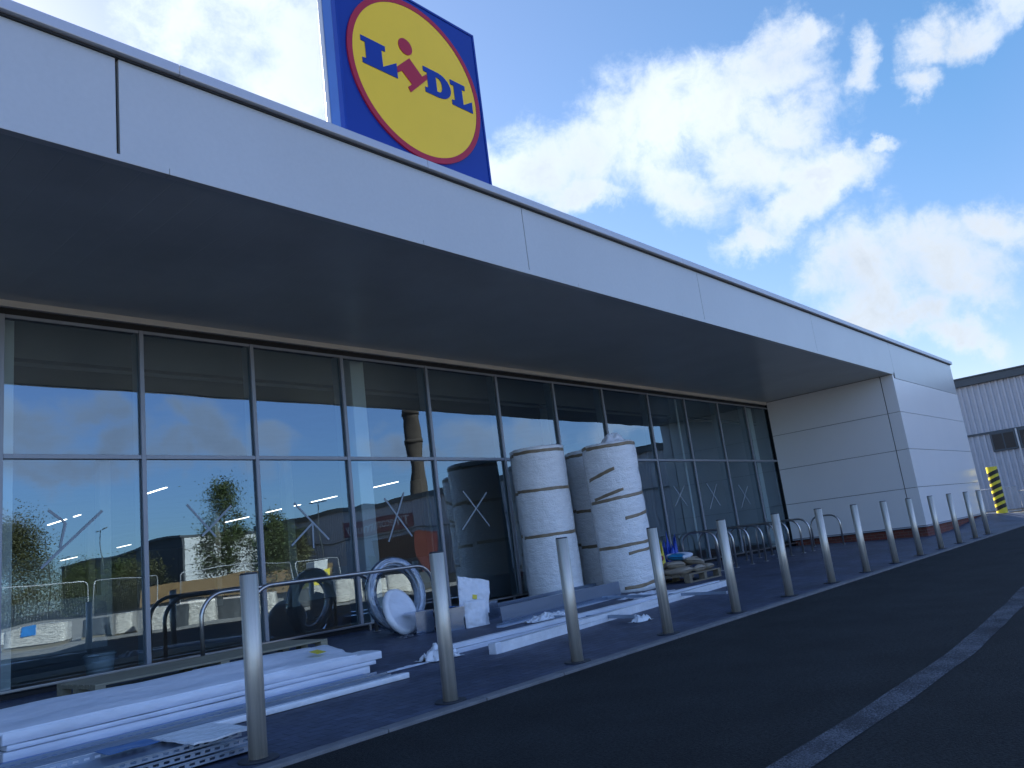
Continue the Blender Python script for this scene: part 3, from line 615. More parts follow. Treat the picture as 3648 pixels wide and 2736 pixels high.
b = MB(); b.box((-13, -.02, .085), (13.9, .02, .11)); b.build('rail_bar', 'tube', t, bevel=.003)
for k in range(17):
    x = -12.2+1.63*k
    MB().box((x-.018, -.015, 0), (x+.018, .015, .085)).build('rail_post', 'tube', t)

# ================================================================ BUBBLE WRAP ROLLS
def roll(x, y, r, h, tilt, label, bands, seed, tuft=0):
    t = thing('bubble_wrap_roll', label, 'bubble wrap roll', (x, y, G(x, y)+.004), 0, 'tall taped rolls of bubble wrap')
    t.rotation_euler = (tilt[0], tilt[1], 0)
    rad = random.Random(seed); o3 = Vector((seed*3.1, 0, 0))
    def rr(a, z):
        v = Vector((math.cos(a)*1.6, math.sin(a)*1.6, z*1.3))+o3
        base = r + .009*noise.noise(v) + .006*noise.noise(v*4) + .005*noise.noise(v*11)
        for (bz, a0, a1, wv, hw_) in bands:
            base -= .009*math.exp(-((z-bz)/.07)**2)
        return base
    b = MB(); nu, nv = 120, 150
    def f(u, v):
        a = 2*math.pi*u; z = h*v
        q = rr(a, z)
        if v < .03: q -= .03*(1-v/.03)**2
        if v > .985: q -= .05*((v-.985)/.015)**2
        return (q*math.cos(a), q*math.sin(a), z)
    b.grid(f, nu, nv)
    def f2(u, v):
        a = 2*math.pi*u; q = (rr(a, h)-.05)*(1-v); return (q*math.cos(a), q*math.sin(a), h+.03*noise.noise(Vector((q*4*math.cos(a), q*4*math.sin(a), seed)))*min(1, v*5)-.0*v)
    b.grid(f2, 60, 8); bmesh.ops.remove_doubles(b.bm, verts=b.bm.verts, dist=.0008)
    b.build('wrap', 'bubble', t)
    for (bz, a0, a1, wv, hw_) in bands:
        n = max(6, int(abs(a1-a0)/4)); T = MB()
        def g(u, v):
            a = R(a0+(a1-a0)*u); z = bz+wv*(u-.5)+.012*noise.noise(Vector((a*2, bz*5, seed)))+(v-.5)*2*hw_*(1+.25*noise.noise(Vector((a*5, bz*3, seed+4))))
            q = rr(a, z)+.006+.003*math.sin(v*9+a*11); return (q*math.cos(a), q*math.sin(a), z)
        T.grid(g, n, 4)
        o = T.build('tape_band', 'tape', t)
        s_ = o.modifiers.new('solid', 'SOLIDIFY'); s_.thickness = .002
    if tuft:
        b = MB()
        def h_(u, v):
            a = 2*math.pi*u; q = tuft*(1-v)**.6; k = Vector((math.cos(a)*q*4, math.sin(a)*q*4, seed))
            return (.1+q*math.cos(a)*1.15+.03*noise.noise(k*3), -.05+q*math.sin(a)*.8+.03*noise.noise(k*2), h-.01+.15*math.sin(v*1.5)*(1+.9*noise.noise(k*1.6)))
        b.grid(h_, 48, 14, smooth=False); b.build('loose_film', 'filmbright', t)
    return t
F = -130   # the side that faces the road
roll(11.35, 9.3, .505, 2.72, (R(.8), R(-2.2)), 'left bubble wrap roll with three level tape bands', [(2.62, -200, 160, -.03, .027), (1.93, -200, 160, -.02, .027), (1.14, -200, 150, .03, .027)], 1, 0)
roll(13.0, 9.35, .46, 2.7, (R(.5), R(-1.8)), 'middle bubble wrap roll, half hidden behind the other two', [(2.6, -200, 160, 0, .027), (1.95, -150, -118, .0, .028), (1.52, -200, 160, .02, .029), (.85, -200, 160, .06, .028)], 2)
roll(12.2, 8.25, .495, 2.66, (R(.6), R(-3.0)), 'right bubble wrap roll with slanting tapes and crumpled film on top', [(2.60, -200, 160, .02, .029), (2.10, -205, -140, .15, .029), (1.67, -215, 0, .12, .028), (1.73, -200, -128, .12, .028), (1.33, -135, -30, .1, .027), (.83, -215, 0, .08, .027), (.70, -140, -40, .05, .024), (.13, -160, 0, .08, .029)], 3, .26)

# ================================================================ COIL AND DISC
t = thing('hose_coil', 'large upright coil of clear plastic hose leaning on the hoop barrier', 'hose coil', (7.44, 8.98, .12))
t.rotation_euler = (R(-9), 0, R(-8))
for k in range(9):
    b = MB(); R0 = .485-.02*(k % 3)-.008*k; oy = (k//3)*.05-.05; sd = k*1.7
    b.tube([((R0+.008*math.sin(3*a*.1309+sd))*math.cos(a*.1309)*.93, oy+.012*math.sin(2*a*.1309+sd), .53+(R0+.008*math.cos(2*a*.1309+sd))*1.04*math.sin(a*.1309)) for a in range(48)], .019, 10, closed=True)
    b.build('hose_loop', 'wirecoil', t)
b = MB()
def f(u, v):
    a = 2*math.pi*u; c = 2*math.pi*v; k = Vector((math.cos(a)*3, math.sin(a)*3, c)); q = .43+(.085+.012*noise.noise(k))*math.cos(c)
    return (q*math.cos(a)*.93, (.1+.012*noise.noise(k*2))*math.sin(c), .53+q*1.04*math.sin(a))
b.grid(f, 72, 14); bmesh.ops.remove_doubles(b.bm, verts=b.bm.verts, dist=.0005); b.build('shrink_film', 'clear', t)
t = thing('wrapped_disc', 'flat round coil wrapped in white film leaning against the hose coil', 'wrapped coil', (7.16, 8.58, .12))
t.rotation_euler = (R(-20), R(12), R(8))
b = MB()
def f(u, v):
    a = 2*math.pi*u; c = math.pi*v-math.pi/2; k = Vector((math.cos(a)*3, math.sin(a)*3, v*3))
    q = .27+.055*math.cos(c)+.01*noise.noise(k)
    return (q*math.cos(a), .05*math.sin(c), .33+q*math.sin(a))
b.grid(f, 64, 10); bmesh.ops.remove_doubles(b.bm, verts=b.bm.verts, dist=.0005); b.build('rim', 'filmbright', t)
for s_ in (-1, 1):
    b = MB()
    def f(u, v):
        a = 2*math.pi*u; q = .275*(1-v)+.0; k = Vector((math.cos(a)*q*8, math.sin(a)*q*8, s_)); return (q*math.cos(a), s_*(.048-.014*math.sin(min(1, v*3)*1.57)+.006*noise.noise(k)), .33+q*math.sin(a))
    b.grid(f, 48, 8); b.build('film_face', 'film', t)
def crumple(name, cx, cy, sx, sy, hgt, seed, m, label, cat, n=16, spiky=1.0):
    n = int(n*1.5)
    t = MB()
    def f(u, v):
        X = (u-.5)*2; Y = (v-.5)*2; k = Vector((X*2.6, Y*2.6, seed*5.3)); d = max(0, 1-(X*X+Y*Y)**.5+.35*noise.noise(k*1.5))
        z = hgt*(min(1, d*2.5)*(.3+abs(noise.noise(k))*.8*spiky+abs(noise.noise(k*2.2))*.3)+.04)
        e = 1+.25*noise.noise(Vector((X*2, Y*2, seed)))
        return (X*sx*e+.15*sx*noise.noise(k*2), Y*sy*e+.15*sy*noise.noise(k*2+Vector((4, 4, 4))), max(.004, z))
    t.grid(f, n, n, smooth=True); o = t.build(name, m); o.location = (cx, cy, G(cx, cy)+.005); tag(o, label, cat); return o
crumple('plastic_scrap', 7.35, 8.42, .42, .14, .05, 2, 'clear', 'flat clear film lying on the paving below the white wrapped disc', 'plastic scrap', 20)
crumple('plastic_scrap', 5.72, 6.35, .2, .17, .17, 3, 'filmbright', 'crumpled bag of film at the left end of the long beams', 'plastic scrap', 20)
crumple('plastic_scrap', 5.2, 6.3, .32, .05, .02, 5, 'film', 'thin torn strip of film lying left of the crumpled bag', 'plastic scrap', 12)
crumple('plastic_scrap', 8.6, 7.25, .42, .14, .1, 6, 'filmbright', 'torn clear wrapping between the steel channel and the long beams', 'plastic scrap', 22)
crumple('plastic_scrap', 8.28, 5.54, .15, .1, .08, 8, 'filmbright', 'small crumpled film at the end of the short thin bar', 'plastic scrap', 14)
crumple('plastic_scrap', 11.2, 7.35, .6, .25, .06, 9, 'film', 'sheet of white film spread below the right bubble wrap roll', 'plastic scrap', 20)

# ================================================================ STEEL CHANNELS
def u_prof(w, h, th, lip=0):  # opens upward
    p = [(0, 0), (w, 0), (w, h), (w-th, h), (w-th, th), (th, th), (th, h), (0, h)]
    return p
def place(o, x, y, z, rz=0, rx=0, ry=0): o.location = (x, y, z); o.rotation_euler = (R(rx), R(ry), R(rz))
o = MB().prism([(0, 0), (.004, 0), (.004, .29), (.26, .29), (.26, .294), (0, .294)], 0, .3).build('duct_piece', 'galv'); tag(o, 'short folded steel duct piece beside the wrapped disc', 'duct piece', 'short folded steel pieces')
place(o, 7.17, 8.35, .105, -4)
o = MB().prism([(0, 0), (.004, 0), (.004, .29), (.3, .29), (.3, .294), (0, .294)], 0, .27).build('duct_piece', 'galv'); tag(o, 'short folded steel duct piece right of the second bollard', 'duct piece', 'short folded steel pieces')
place(o, 7.5, 8.06, .095, -10)
o = crumple('plastic_scrap', 7.62, 8.2, .16, .09, .02, 11, 'bluefilm', 'blue printed film peeling along the top of the duct piece', 'plastic scrap', 12); o.location.z = .392
# long upright channel, web facing the road
t = thing('steel_channel', 'long galvanised steel channel with its tall web facing the road', 'steel channel', (8.07, 7.62, .085)); t.rotation_euler = (R(-4), 0, R(6.2))
MB().prism([(0, 0), (.005, 0), (.005, .233), (0, .233)], 0, 3.42).build('web', 'galv', t)
MB().prism([(.0052, .228), (.12, .228), (.12, .233), (.0052, .233)], 0, 3.42).build('top_flange', 'galv', t)
MB().prism([(.0052, 0), (.3, -.01), (.3, -.005), (.0052, .005)], 0, 3.42).build('bottom_flange', 'galv', t)
t = thing('steel_channel', 'rear galvanised channel lying behind the tall front one', 'steel channel', (8.45, 8.45, .1)); t.rotation_euler = (R(-3), 0, R(5))
MB().prism([(0, 0), (.005, 0), (.005, .2), (0, .2)], 0, 3.4).build('web', 'galv', t)
MB().prism([(.0052, .195), (.16, .195), (.16, .2), (.0052, .2)], 0, 3.4).build('top_flange', 'galv', t)
t = thing('steel_angle', 'flat pale steel angle on the paving just below the tall channel', 'steel angle', (7.75, 7.32, .085)); t.rotation_euler = (0, 0, R(6.8))
MB().prism([(0, 0), (.11, 0), (.11, .004), (0, .006)], 0, 3.4).build('flat_leg', 'coping', t)
MB().prism([(.1055, .0045), (.11, .0045), (.11, .05), (.1055, .05)], 0, 3.4).build('upright_leg', 'galv', t)
# open box end seen left of the tall web
t = thing('steel_channel', 'short open channel end poking out left of the tall web', 'steel channel', (7.86, 8.02, .09)); t.rotation_euler = (0, 0, R(3))
MB().prism([(.25, .004), (.254, .004), (.254, .27), (.25, .27)], 0, .9).build('web', 'galv', t)
MB().prism([(0, 0), (.254, 0), (.254, .004), (0, .004)], 0, .9).build('bottom_flange', 'galv', t)

# ================================================================ SACKS (paper)
def bagmesh(w, h, d, seed, ragged=False, n=22):
    b = MB()
    def side(s_):
        def f(u, v):
            x = (u-.5)*w; z = v*h; k = Vector((x*6, z*6, seed*3+s_)); e = 4*u*(1-u)
            z2 = z+(.02*noise.noise(Vector((x*60, 0, seed))) if ragged and v > .97 else 0)
            return (x*(1+.05*math.sin(z*9+seed)), s_*(.006+d*.5*e**.5*(1-v)**.3)+.03*noise.noise(k)+.014*noise.noise(k*3), z2)
        return f
    b.grid(side(1), n, n); b.grid(side(-1), n, n); return b
t = thing('woven_sack', 'white woven sack standing folded upright beside the duct pieces', 'sack', (7.93, 7.96, .095)); t.rotation_euler = (R(-3), R(-1), R(-16))
bagmesh(.36, .35, .14, 1).build('sack_body', 'paperbag', t)
t = thing('woven_sack', 'larger white woven sack with frayed top leaning behind the smaller one', 'sack', (8.13, 8.2, .28)); t.rotation_euler = (R(-14), R(13), R(-18))
bagmesh(.5, .47, .06, 4, True, 30).build('sack_body', 'paperbag', t)
b = MB(); b.box((-.05, -.052, .16), (.02, -.045, .22)); b.build('label_patch', 'yel', t)

# ================================================================ LONG BEAMS
def wavy_bar(name, L, prof, m, parent=None, seed=0, amp=.004, step=.12, taper=None):
    b = MB(); n = int(L/step); np_ = len(prof)
    rows = []
    for i in range(n+1):
        x = L*i/n; row = []
        for j, (y, z) in enumerate(prof):
            k = Vector((x*1.6, y*9, z*9+seed)); row.append(b.bm.verts.new((x, y+amp*noise.noise(k), max(0, z+amp*noise.noise(k+Vector((9, 1, 3)))*(1 if z > .01 else 0)))))
        rows.append(row)
    for i in range(n):
        for j in range(np_): f = b.bm.faces.new((rows[i][j], rows[i][(j+1) % np_], rows[i+1][(j+1) % np_], rows[i+1][j])); f.smooth = False
    b.bm.faces.new(rows[0][::-1]); b.bm.faces.new(rows[-1])
    return b.build(name, m, parent)
t = thing('wrapped_beam', 'rear film wrapped white beam bundle reaching to the sack pallet', 'beam bundle', (5.8, 6.39, .052), R(.9))
wavy_bar('lower_beam', 6.45, [(0, .0), (.1, 0), (.1, .046), (0, .046)], 'film', t, 1, .003)
wavy_bar('upper_beam', 6.4, [(.014, .052), (.1, .052), (.1, .1), (.014, .1)], 'film', t, 2, .005)
wavy_bar('lower_beam', 6.3, [(.105, .0), (.2, 0), (.2, .06), (.105, .06)], 'film', t, 3, .003)
t = thing('wrapped_beam', 'front white beam bundle with a square taped left end', 'beam bundle', (6.02, 5.82, .037), R(5.35))
wavy_bar('lower_beam', 6.3, [(0, .0), (.09, 0), (.09, .05), (0, .05)], 'filmbright', t, 4, .002)
wavy_bar('upper_beam', 6.3, [(0, .0515), (.09, .0515), (.09, .105), (0, .105)], 'filmbright', t, 5, .003)
b = MB(); b.box((-.006, -.006, -.002), (.09, .096, .112)); b.build('end_wrap', 'film', t, bevel=.01)
b = MB(); b.box((6.22, -.006, .0), (6.36, .1, .11)); b.build('end_cap', 'conc', t, bevel=.004)
def bar(x0, y0, x1, y1, r, label, z=None):
    L_ = math.hypot(x1-x0, y1-y0); o = MB().box((0, -r, 0), (L_, r, 2*r)).build('thin_bar', 'galv_d', bevel=.003); o.location = (x0, y0, G(x0, y0)+.006); o.rotation_euler = (0, 0, math.atan2(y1-y0, x1-x0)); tag(o, label, 'bar', 'thin bars under the white beams'); return o
bar(8.6, 7.2, 8.2, 5.55, .02, 'short thin bar with crumpled film poking out below the beams')
bar(10.85, 8.0, 10.31, 5.41, .02, 'long thin bar on the paving left of the fifth bollard')

# ================================================================ PLANK PILE
PL = 'film wrapped white plank'
def slab(label, x0, x1, y0, y1, z0, z1, seed, amp=.006, m='film', name='wrapped_plank', rz=0):
    n = int((x1-x0)/.09); b = MB(); ny = 6; rows = []
    pr = [(y0+(y1-y0)*j/ny, z0) for j in range(ny+1)] + [(y1, z0+(z1-z0)*.5)] + [(y1-(y1-y0)*j/ny, z1) for j in range(ny+1)] + [(y0, z0+(z1-z0)*.5)]
    for i in range(n+1):
        x = x0+(x1-x0)*i/n; row = []
        for (y, z) in pr:
            k = Vector((x*.9, y*5, z*12+seed)); k2 = Vector((x*5, y*14, seed+z*8))
            row.append(b.bm.verts.new((x, y+amp*noise.noise(k)+amp*.4*noise.noise(k2), z+(amp*1.4*noise.noise(k+Vector((5, 5, 5)))+amp*.5*noise.noise(k2) if z > z0+.01 else 0))))
        rows.append(row)
    np_ = len(pr)
    for i in range(n):
        for j in range(np_):
            f = b.bm.faces.new((rows[i][j], rows[i][(j+1) % np_], rows[i+1][(j+1) % np_], rows[i+1][j])); f.smooth = True
    b.bm.faces.new(rows[0][::-1]); b.bm.faces.new(rows[-1])
    o = b.build(name, m, bevel=.008); tag(o, label, 'plank', 'wrapped white planks in the near pile'); return o
slab('bottom front white plank of the near pile', 1.84, 4.95, 6.5, 6.8, .055, .125, 1)
slab('middle front white plank of the near pile, longest to the right', 1.86, 5.02, 6.49, 6.78, .128, .165, 2)
slab('upper front white plank of the near pile with a pointed right end', 1.83, 5.1, 6.49, 6.8, .168, .245, 3, .009)
slab('bottom rear white plank of the near pile, under the sheet', -.8, 4.85, 6.82, 7.1, .06, .16, 4)
slab('second rear white plank of the near pile, under the sheet', -.8, 4.8, 6.82, 7.1, .163, .25, 5)
# sheet over the top
b = MB()
def f(u, v):
    x = -.8+5.62*u; pts = [(6.5, .255), (6.56, .275), (6.75, .31), (6.98, .365), (7.1, .36), (7.13, .26)]
    s_ = v*(len(pts)-1); i = min(int(s_), len(pts)-2); w_ = s_-i; y = pts[i][0]*(1-w_)+pts[i+1][0]*w_; z = pts[i][1]*(1-w_)+pts[i+1][1]*w_
    k = Vector((x*.8, y*3.5, 2)); k2 = Vector((x*2.2+y*3, y*9, 7))
    if u > .97: z -= .01
    return (x+.03*noise.noise(k*3), y, z+.022*noise.noise(k)+.011*noise.noise(k2)-.03*max(0, (u-.5))*0)
b.grid(f, 140, 26); o = b.build('plastic_sheet', 'film'); sd = o.modifiers.new('solid', 'SOLIDIFY'); sd.thickness = .03; sd.offset = -1
tag(o, 'creased white protective sheet draped over the top of the plank pile', 'plastic sheet')
o = MB().box((0, 0, 0), (.13, .1, .004)).build('yellow_sticker', 'yel'); place(o, 4.45, 6.62, .32, 20, 14); tag(o, 'yellow label stuck on the right end of the white pile', 'sticker')

# perforated cable trays
holes = {}
def tray(name, L, w, h, m, label, loc, rz=0, slots=True, group='perforated galvanised trays beside the pile'):
    t = thing(name, label, 'cable tray', loc, R(rz), group)
    th = .003
    b = MB(); b.box((0, 0, 0), (L, w, th)); b.build('tray_floor', m, t)
    for nm, y0, y1 in (('front_flange', -.0005-th, -.0005), ('rear_flange', w+.0005, w+th+.0005)):
        b = MB()
        if slots:
            b.box((0, y0, 0), (L, y1, h*.3)); b.box((0, y0, h*.7), (L, y1, h)); x = 0
            while x < L: b.box((x, y0, h*.3), (min(x+.028, L), y1, h*.7)); x += .062
        else: b.box((0, y0, 0), (L, y1, h))
        b.box((0, y0-.012 if y0 < 0 else y0, h), (L, y1 if y0 < 0 else y1+.012, h+.003))
        b.build(nm, m, t)
    return t
tray('cable_tray', 3.9, .15, .05, 'galv_d', 'long perforated tray lying tight against the white pile', (.9, 6.06, .045), 0)
tray('cable_tray', 3.85, .07, .035, 'galv_d', 'narrow tray second from the pile', (.95, 5.95, .045), -.3, False)
tray('cable_tray', 3.8, .04, .028, 'galv_d', 'thin rail third from the pile', (1.0, 5.885, .045), -.4, False)
o = slab('blue film covered board between pile and perforated tray', 1.0, 4.85, 6.24, 6.485, .05, .068, 9, .004, 'bluefilm', 'filmed_board')
o['category'] = 'board'; del o['group']
o = slab('pale square ended bar outermost of the long trays', 1.2, 4.84, 5.79, 5.865, .04, .088, 10, .002, 'filmbright', 'pale_bar'); o['category'] = 'bar'; del o['group']
for i, (dx, z, lb) in enumerate(((0, 0, 'bottom'), (-.06, .042, 'middle'), (-.1, .084, 'top'))):
    tray('cable_tray', 1.95, .5, .035, 'galv_d', '%s tray of the wide stack by the nearest bollard' % lb, (.87+dx*1.2+(.0 if i else .0), 4.86+.02*i, .03+z), -1+.6*i, True, 'wide perforated trays stacked by the nearest bollard')
b = MB()
def f(u, v):
    x = 2.36+.4*u; y = 4.84+.56*v; k = Vector((x*7, y*7, 1)); return (x, y, .158+.008*noise.noise(k)+.004*noise.noise(k*3))
b.grid(f, 20, 20, smooth=False); o = b.build('plastic_film', 'filmbright'); sd = o.modifiers.new('solid', 'SOLIDIFY'); sd.thickness = .012; sd.offset = -1
tag(o, 'grey film wrapped round the right end of the wide tray stack', 'plastic film')
b = MB()
def f(u, v):
    x = 2.02+.3*u; y = 5.2+.22*v; k = Vector((x*7, y*7, 4)); return (x, y, .16+.01*noise.noise(k))
b.grid(f, 12, 12, smooth=False); o = b.build('plastic_film', 'bluefilm'); tag(o, 'bluish torn film on the rear edge of the wide tray stack', 'plastic film'); sd = o.modifiers.new('solid', 'SOLIDIFY'); sd.thickness = .004

# ================================================================ PALLETS
def pallet(name, L, W, H, loc, rz, label, m='wood', group=None):
    t = thing(name, label, 'pallet', loc, R(rz), group); n = 7; gap = .018; bw = (W-(n-1)*gap)/n
    for i in range(n):
        y = i*(bw+gap); MB().box((0, y, H-.022), (L, y+bw, H)).build('deck_board', m, t, bevel=.003)
    for x in (0, L/2-.05, L-.1):
        MB().box((x, 0, H-.045), (x+.1, W, H-.0225)).build('stringer', m, t)
        for y in (0, W/2-.06, W-.12): MB().box((x+.001, y+.001, .0225), (x+.099, y+.119, H-.0455)).build('block', m, t)
    for y in (0, W/2-.05, W-.1): MB().box((0, y, 0), (L, y+.1, .022)).build('bottom_board', m, t)
    return t
pallet('pallet', 2.75, .95, .15, (3.2, 8.55, .115), 1.5, 'empty wooden pallet between the white pile and the glass')
pallet('pallet', 1.25, 1.3, .16, (12.98, 7.5, .085), 1, 'wooden pallet loaded with sacks beside the right roll', 'wood_d')
def sack(loc, rot, L, W, T, m, label, seed, band=None):
    b = MB()
    def f(u, v):
        a = 2*math.pi*v; x = (u-.5)*L; s_ = (1-abs(2*u-1)**4)**.5 if abs(2*u-1) < 1 else 0
        cy = math.cos(a); cz_ = math.sin(a); y = W/2*math.copysign(abs(cy)**.75, cy)*(.86+.14*s_); z = T/2*math.copysign(abs(cz_)**.9, cz_)*(.06+.94*s_)*1.12
        k = Vector((x*5, y*5, z*5+seed)); return (x, y+.012*noise.noise(k), z+.02*noise.noise(k)*s_+T/2-.02*math.cos(x*5))
    b.grid(f, 26, 26); mi = b.bm.faces
    if band:
        for fc in b.bm.faces:
            c = fc.calc_center_median()
            if band[0] < c.x/L+.5 < band[1] and abs(c.y) < W*.42: fc.material_index = 1
    bmesh.ops.remove_doubles(b.bm, verts=b.bm.verts, dist=.0005)
    o = b.build('sack', [m, band[2]] if band else m); o.location = loc; o.rotation_euler = tuple(R(a) for a in rot); tag(o, label, 'sack', 'sacks heaped on the pallet'); return o
z0 = .255
sack((13.12, 7.80, z0), (0, 0, 80), .5, .34, .13, 'sack', 'beige sack lying at the front left of the pallet', 1)
sack((13.55, 7.78, z0), (0, 0, 85), .5, .36, .13, 'sack', 'beige sack with a dark print patch at the front middle of the pallet', 2, (.1, .35, 'sack_print'))
sack((13.98, 7.83, z0), (0, 0, 96), .52, .34, .12, 'sack', 'beige sack at the front right corner of the pallet', 3)
sack((13.29, 8.38, z0), (0, 0, 90), .6, .4, .14, 'sack', 'beige sack in the bottom layer at the rear left', 4)
sack((13.93, 8.38, z0), (0, 0, 92), .6, .4, .14, 'sack', 'beige sack in the bottom layer at the rear right', 5)
sack((13.23, 7.93, z0+.115), (4, 0, 40), .52, .36, .13, 'sack', 'pale sack tilted on the left of the second layer', 6)
sack((13.81, 7.83, z0+.12), (8, 4, 25), .6, .36, .13, 'sack', 'beige sack with broad navy lettering panel hanging over the front', 7, (.35, .95, 'sack_print'))
sack((14.10, 8.18, z0+.12), (0, 12, 60), .55, .36, .12, 'sack', 'plain beige sack sliding down at the right of the second layer', 8)
sack((13.18, 8.33, z0+.25), (0, -3, 20), .55, .34, .12, 'sack_red', 'red sack on top at the rear left of the heap', 9)
sack((13.58, 7.98, z0+.25), (4, -2, 12), .64, .36, .12, 'sack_white', 'white and teal printed sack on top of the heap', 10, (.0, .38, 'sack_blue'))
sack((13.98, 8.33, z0+.24), (0, 6, 30), .55, .34, .11, 'sack_white', 'plain pale sack on top at the right rear', 11)
# lettering lines on printed sacks are thin pale bars
crumple('plastic_bag', 15.15, 9.1, .3, .16, .78, 12, 'blue_bag', 'crumpled blue plastic bag against the glass behind the sacks', 'plastic bag', 18, 1.6)
crumple('plastic_bag', 14.5, 9.0, .16, .12, .62, 14, 'yel', 'small crumpled yellow bag between the right roll and the blue bag', 'plastic bag', 14, 1.6)

# ================================================================ STRIPED POST
t = thing('protective_post', 'black and yellow striped post guarding the far building corner', 'post', (31.95, 5.85, G(31.95, 5.85)))
b = MB(); rr = .165; hh = 1.62; n = 32
def pr_(a): # rounded square
    c, s_ = math.cos(a), math.sin(a); k = (abs(c)**4+abs(s_)**4)**-.25; return rr*c*k, rr*s_*k
b.grid(lambda u, v: (*pr_(2*math.pi*u), hh*v), n, 60)
b.face([(*[q*.999 for q in pr_(2*math.pi*k/n)], hh) for k in range(n)]); b.build('post_sleeve', 'yel', t)
for k in range(6):
    b = MB(); zz = .14+k*.235
    b.grid(lambda u, v: (pr_(2*math.pi*u)[0]*1.012, pr_(2*math.pi*u)[1]*1.012, zz+.135*v+.07*math.sin(2*math.pi*u-1.57*2)), n, 2); o = b.build('black_band', 'blk', t)
# ================================================================ YARD FENCE
t = thing('mesh_fence', 'galvanised mesh fence and gate behind the striped post', 'fence', (42, 5, .0))
def panel(y0, y1, h, z=.05, nm='fence_panel'):
    b = MB()
    k = y0
    while k < y1: b.box((-.004, k-.003, z), (.004, k+.003, h)); k += .05
    k = z
    while k < h: b.box((-.008, y0, k-.003), (-.0045, y1, k+.003)); k += .05
    b.build(nm, 'galvfence', t)
    b = MB(); b.tube([(0, y0, z), (0, y0, h), (0, y1, h), (0, y1, z)], .025, 8, closed=True); b.build('panel_frame', 'galvfence', t)
panel(1.9, 5.0, 1.15); panel(-.6, 1.85, .93, nm='gate'); panel(-3.3, -.65, .93, nm='gate')
o = MB().box((0, -4, 0), (.2, 12, .12)).build('concrete_edging', 'conc'); o.location = (36.5, 2.5, -.01); tag(o, 'pale concrete edging strip at the foot of the mesh fence', 'edging')
# ================================================================ WAREHOUSE ACROSS THE YARD
WX = 50.0
wh = thing('warehouse', 'grey corrugated warehouse with dark eaves beyond the store end', 'building', (WX, -20, 0))
def Wp(b, name, m, **k): b.xf(Matrix.Translation((-WX, 20, 0))); return b.build(name, m, wh, **k)
def corr(y0, y1, z0, z1, x, d=.085, pitch=.3):
    b = MB(); y = y0; pts = []
    while y < y1:
        for (dy, dx) in ((0, 0), (.13, 0), (.17, -d), (.26, -d)): pts.append((x+dx, y+dy))
        y += pitch
    pts.append((x, y1)); vs0 = [b.bm.verts.new((p[0], p[1], z0)) for p in pts]; vs1 = [b.bm.verts.new((p[0], p[1], z1)) for p in pts]
    for i in range(len(pts)-1): b.bm.faces.new((vs0[i], vs0[i+1], vs1[i+1], vs1[i]))
    return b
Wp(corr(-64, 26, 4.25, 6.96, WX-.06), 'upper_cladding', 'shed')
Wp(corr(-64, 26, -.1, 4.15, WX), 'lower_cladding', 'shed')
Wp(MB().box((WX-.14, -64, 4.14), (WX+.02, 26, 4.25)), 'drip_flashing', 'shed_eave')
Wp(MB().box((WX-.35, -64.2, 6.95), (WX+.4, 26.2, 7.38)), 'gutter', 'shed_eave', bevel=.03)
Wp(MB().box((WX-.4, -64.2, 7.381), (WX+.4, 26.2, 7.45)), 'eave_cap', 'shed_eave')
Wp(MB().prism([(WX+.1, 7.2), (WX+30, 9.5), (WX+30, 0), (WX+.1, 0)], -64, 26, 'y'), 'building_shell', 'shed_dark')
for i, (ya, yb) in enumerate(((7.6, 8.83), (6.28, 7.5), (4.9, 6.12))):
    Wp(MB().box((WX-.17, ya, 3.12), (WX+.05, yb, 4.16)), 'window', 'shed_eave', bevel=.02)
    Wp(MB().box((WX-.178, ya+.1, 3.22), (WX-.171, (ya+yb)/2-.03, 4.06)), 'window_pane', 'winglass')
    Wp(MB().box((WX-.178, (ya+yb)/2+.03, 3.22), (WX-.171, yb-.1, 4.06)), 'window_pane', 'winglass')
for y in (7.55, 6.2, 4.85): Wp(MB().box((WX-.2, y-.04, -.1), (WX-.12, y+.04, 4.2)), 'window_mullion_post', 'galvfence')
Wp(MB().box((WX-.25, -48.2, 4.4), (WX-.12, -37, 5.78)), 'shop_board', 'shed_red')
Wp(MB().box((WX-.25, -62.8, 4.4), (WX-.12, -55.4, 6.2)), 'green_board', 'shed_green')
Wp(MB().box((WX-.15, -44.5, -.1), (WX-.05, -38.2, 2.4)), 'loading_door', 'winglass')
cu_ = bpy.data.curves.new('t', 'FONT'); cu_.body = 'Thecommunity'; cu_.size = 1.25; cu_.extrude = .01
tmp = bpy.data.objects.new('t', cu_); C.objects.link(tmp); bpy.context.view_layer.update()
me = bpy.data.meshes.new_from_object(tmp.evaluated_get(bpy.context.evaluated_depsgraph_get())); bpy.data.objects.remove(tmp)
me.transform(Matrix.Rotation(R(90), 4, 'X')); me.transform(Matrix.Rotation(R(-90), 4, 'Z'))
xs = [v.co.y for v in me.vertices]; sc_ = 10.2/(max(xs)-min(xs)); me.transform(Matrix.Diagonal((1, sc_, 1, 1)))
me.transform(Matrix.Translation((-.262, 20-37.6, 4.75))); me.materials.clear(); me.materials.append(M['white_paint'])
o = bpy.data.objects.new('sign_lettering', me); C.objects.link(o); o.parent = wh
# container standing before it
t = thing('container', 'red steel container standing in front of the warehouse, seen in the glass', 'container', (46, -38.5, 0))
b = corr(0, 6.0, .15, 3.6, 0, .04, .28); b.build('ribbed_side', 'shed_orange', t)
MB().box((.01, 0, .1), (2.4, 6.0, 3.55)).build('container_body', 'shed_orange', t, bevel=.02)
MB().box((-.05, -.04, 3.551), (2.45, 6.04, 3.65)).build('top_rail', 'shed_orange', t)
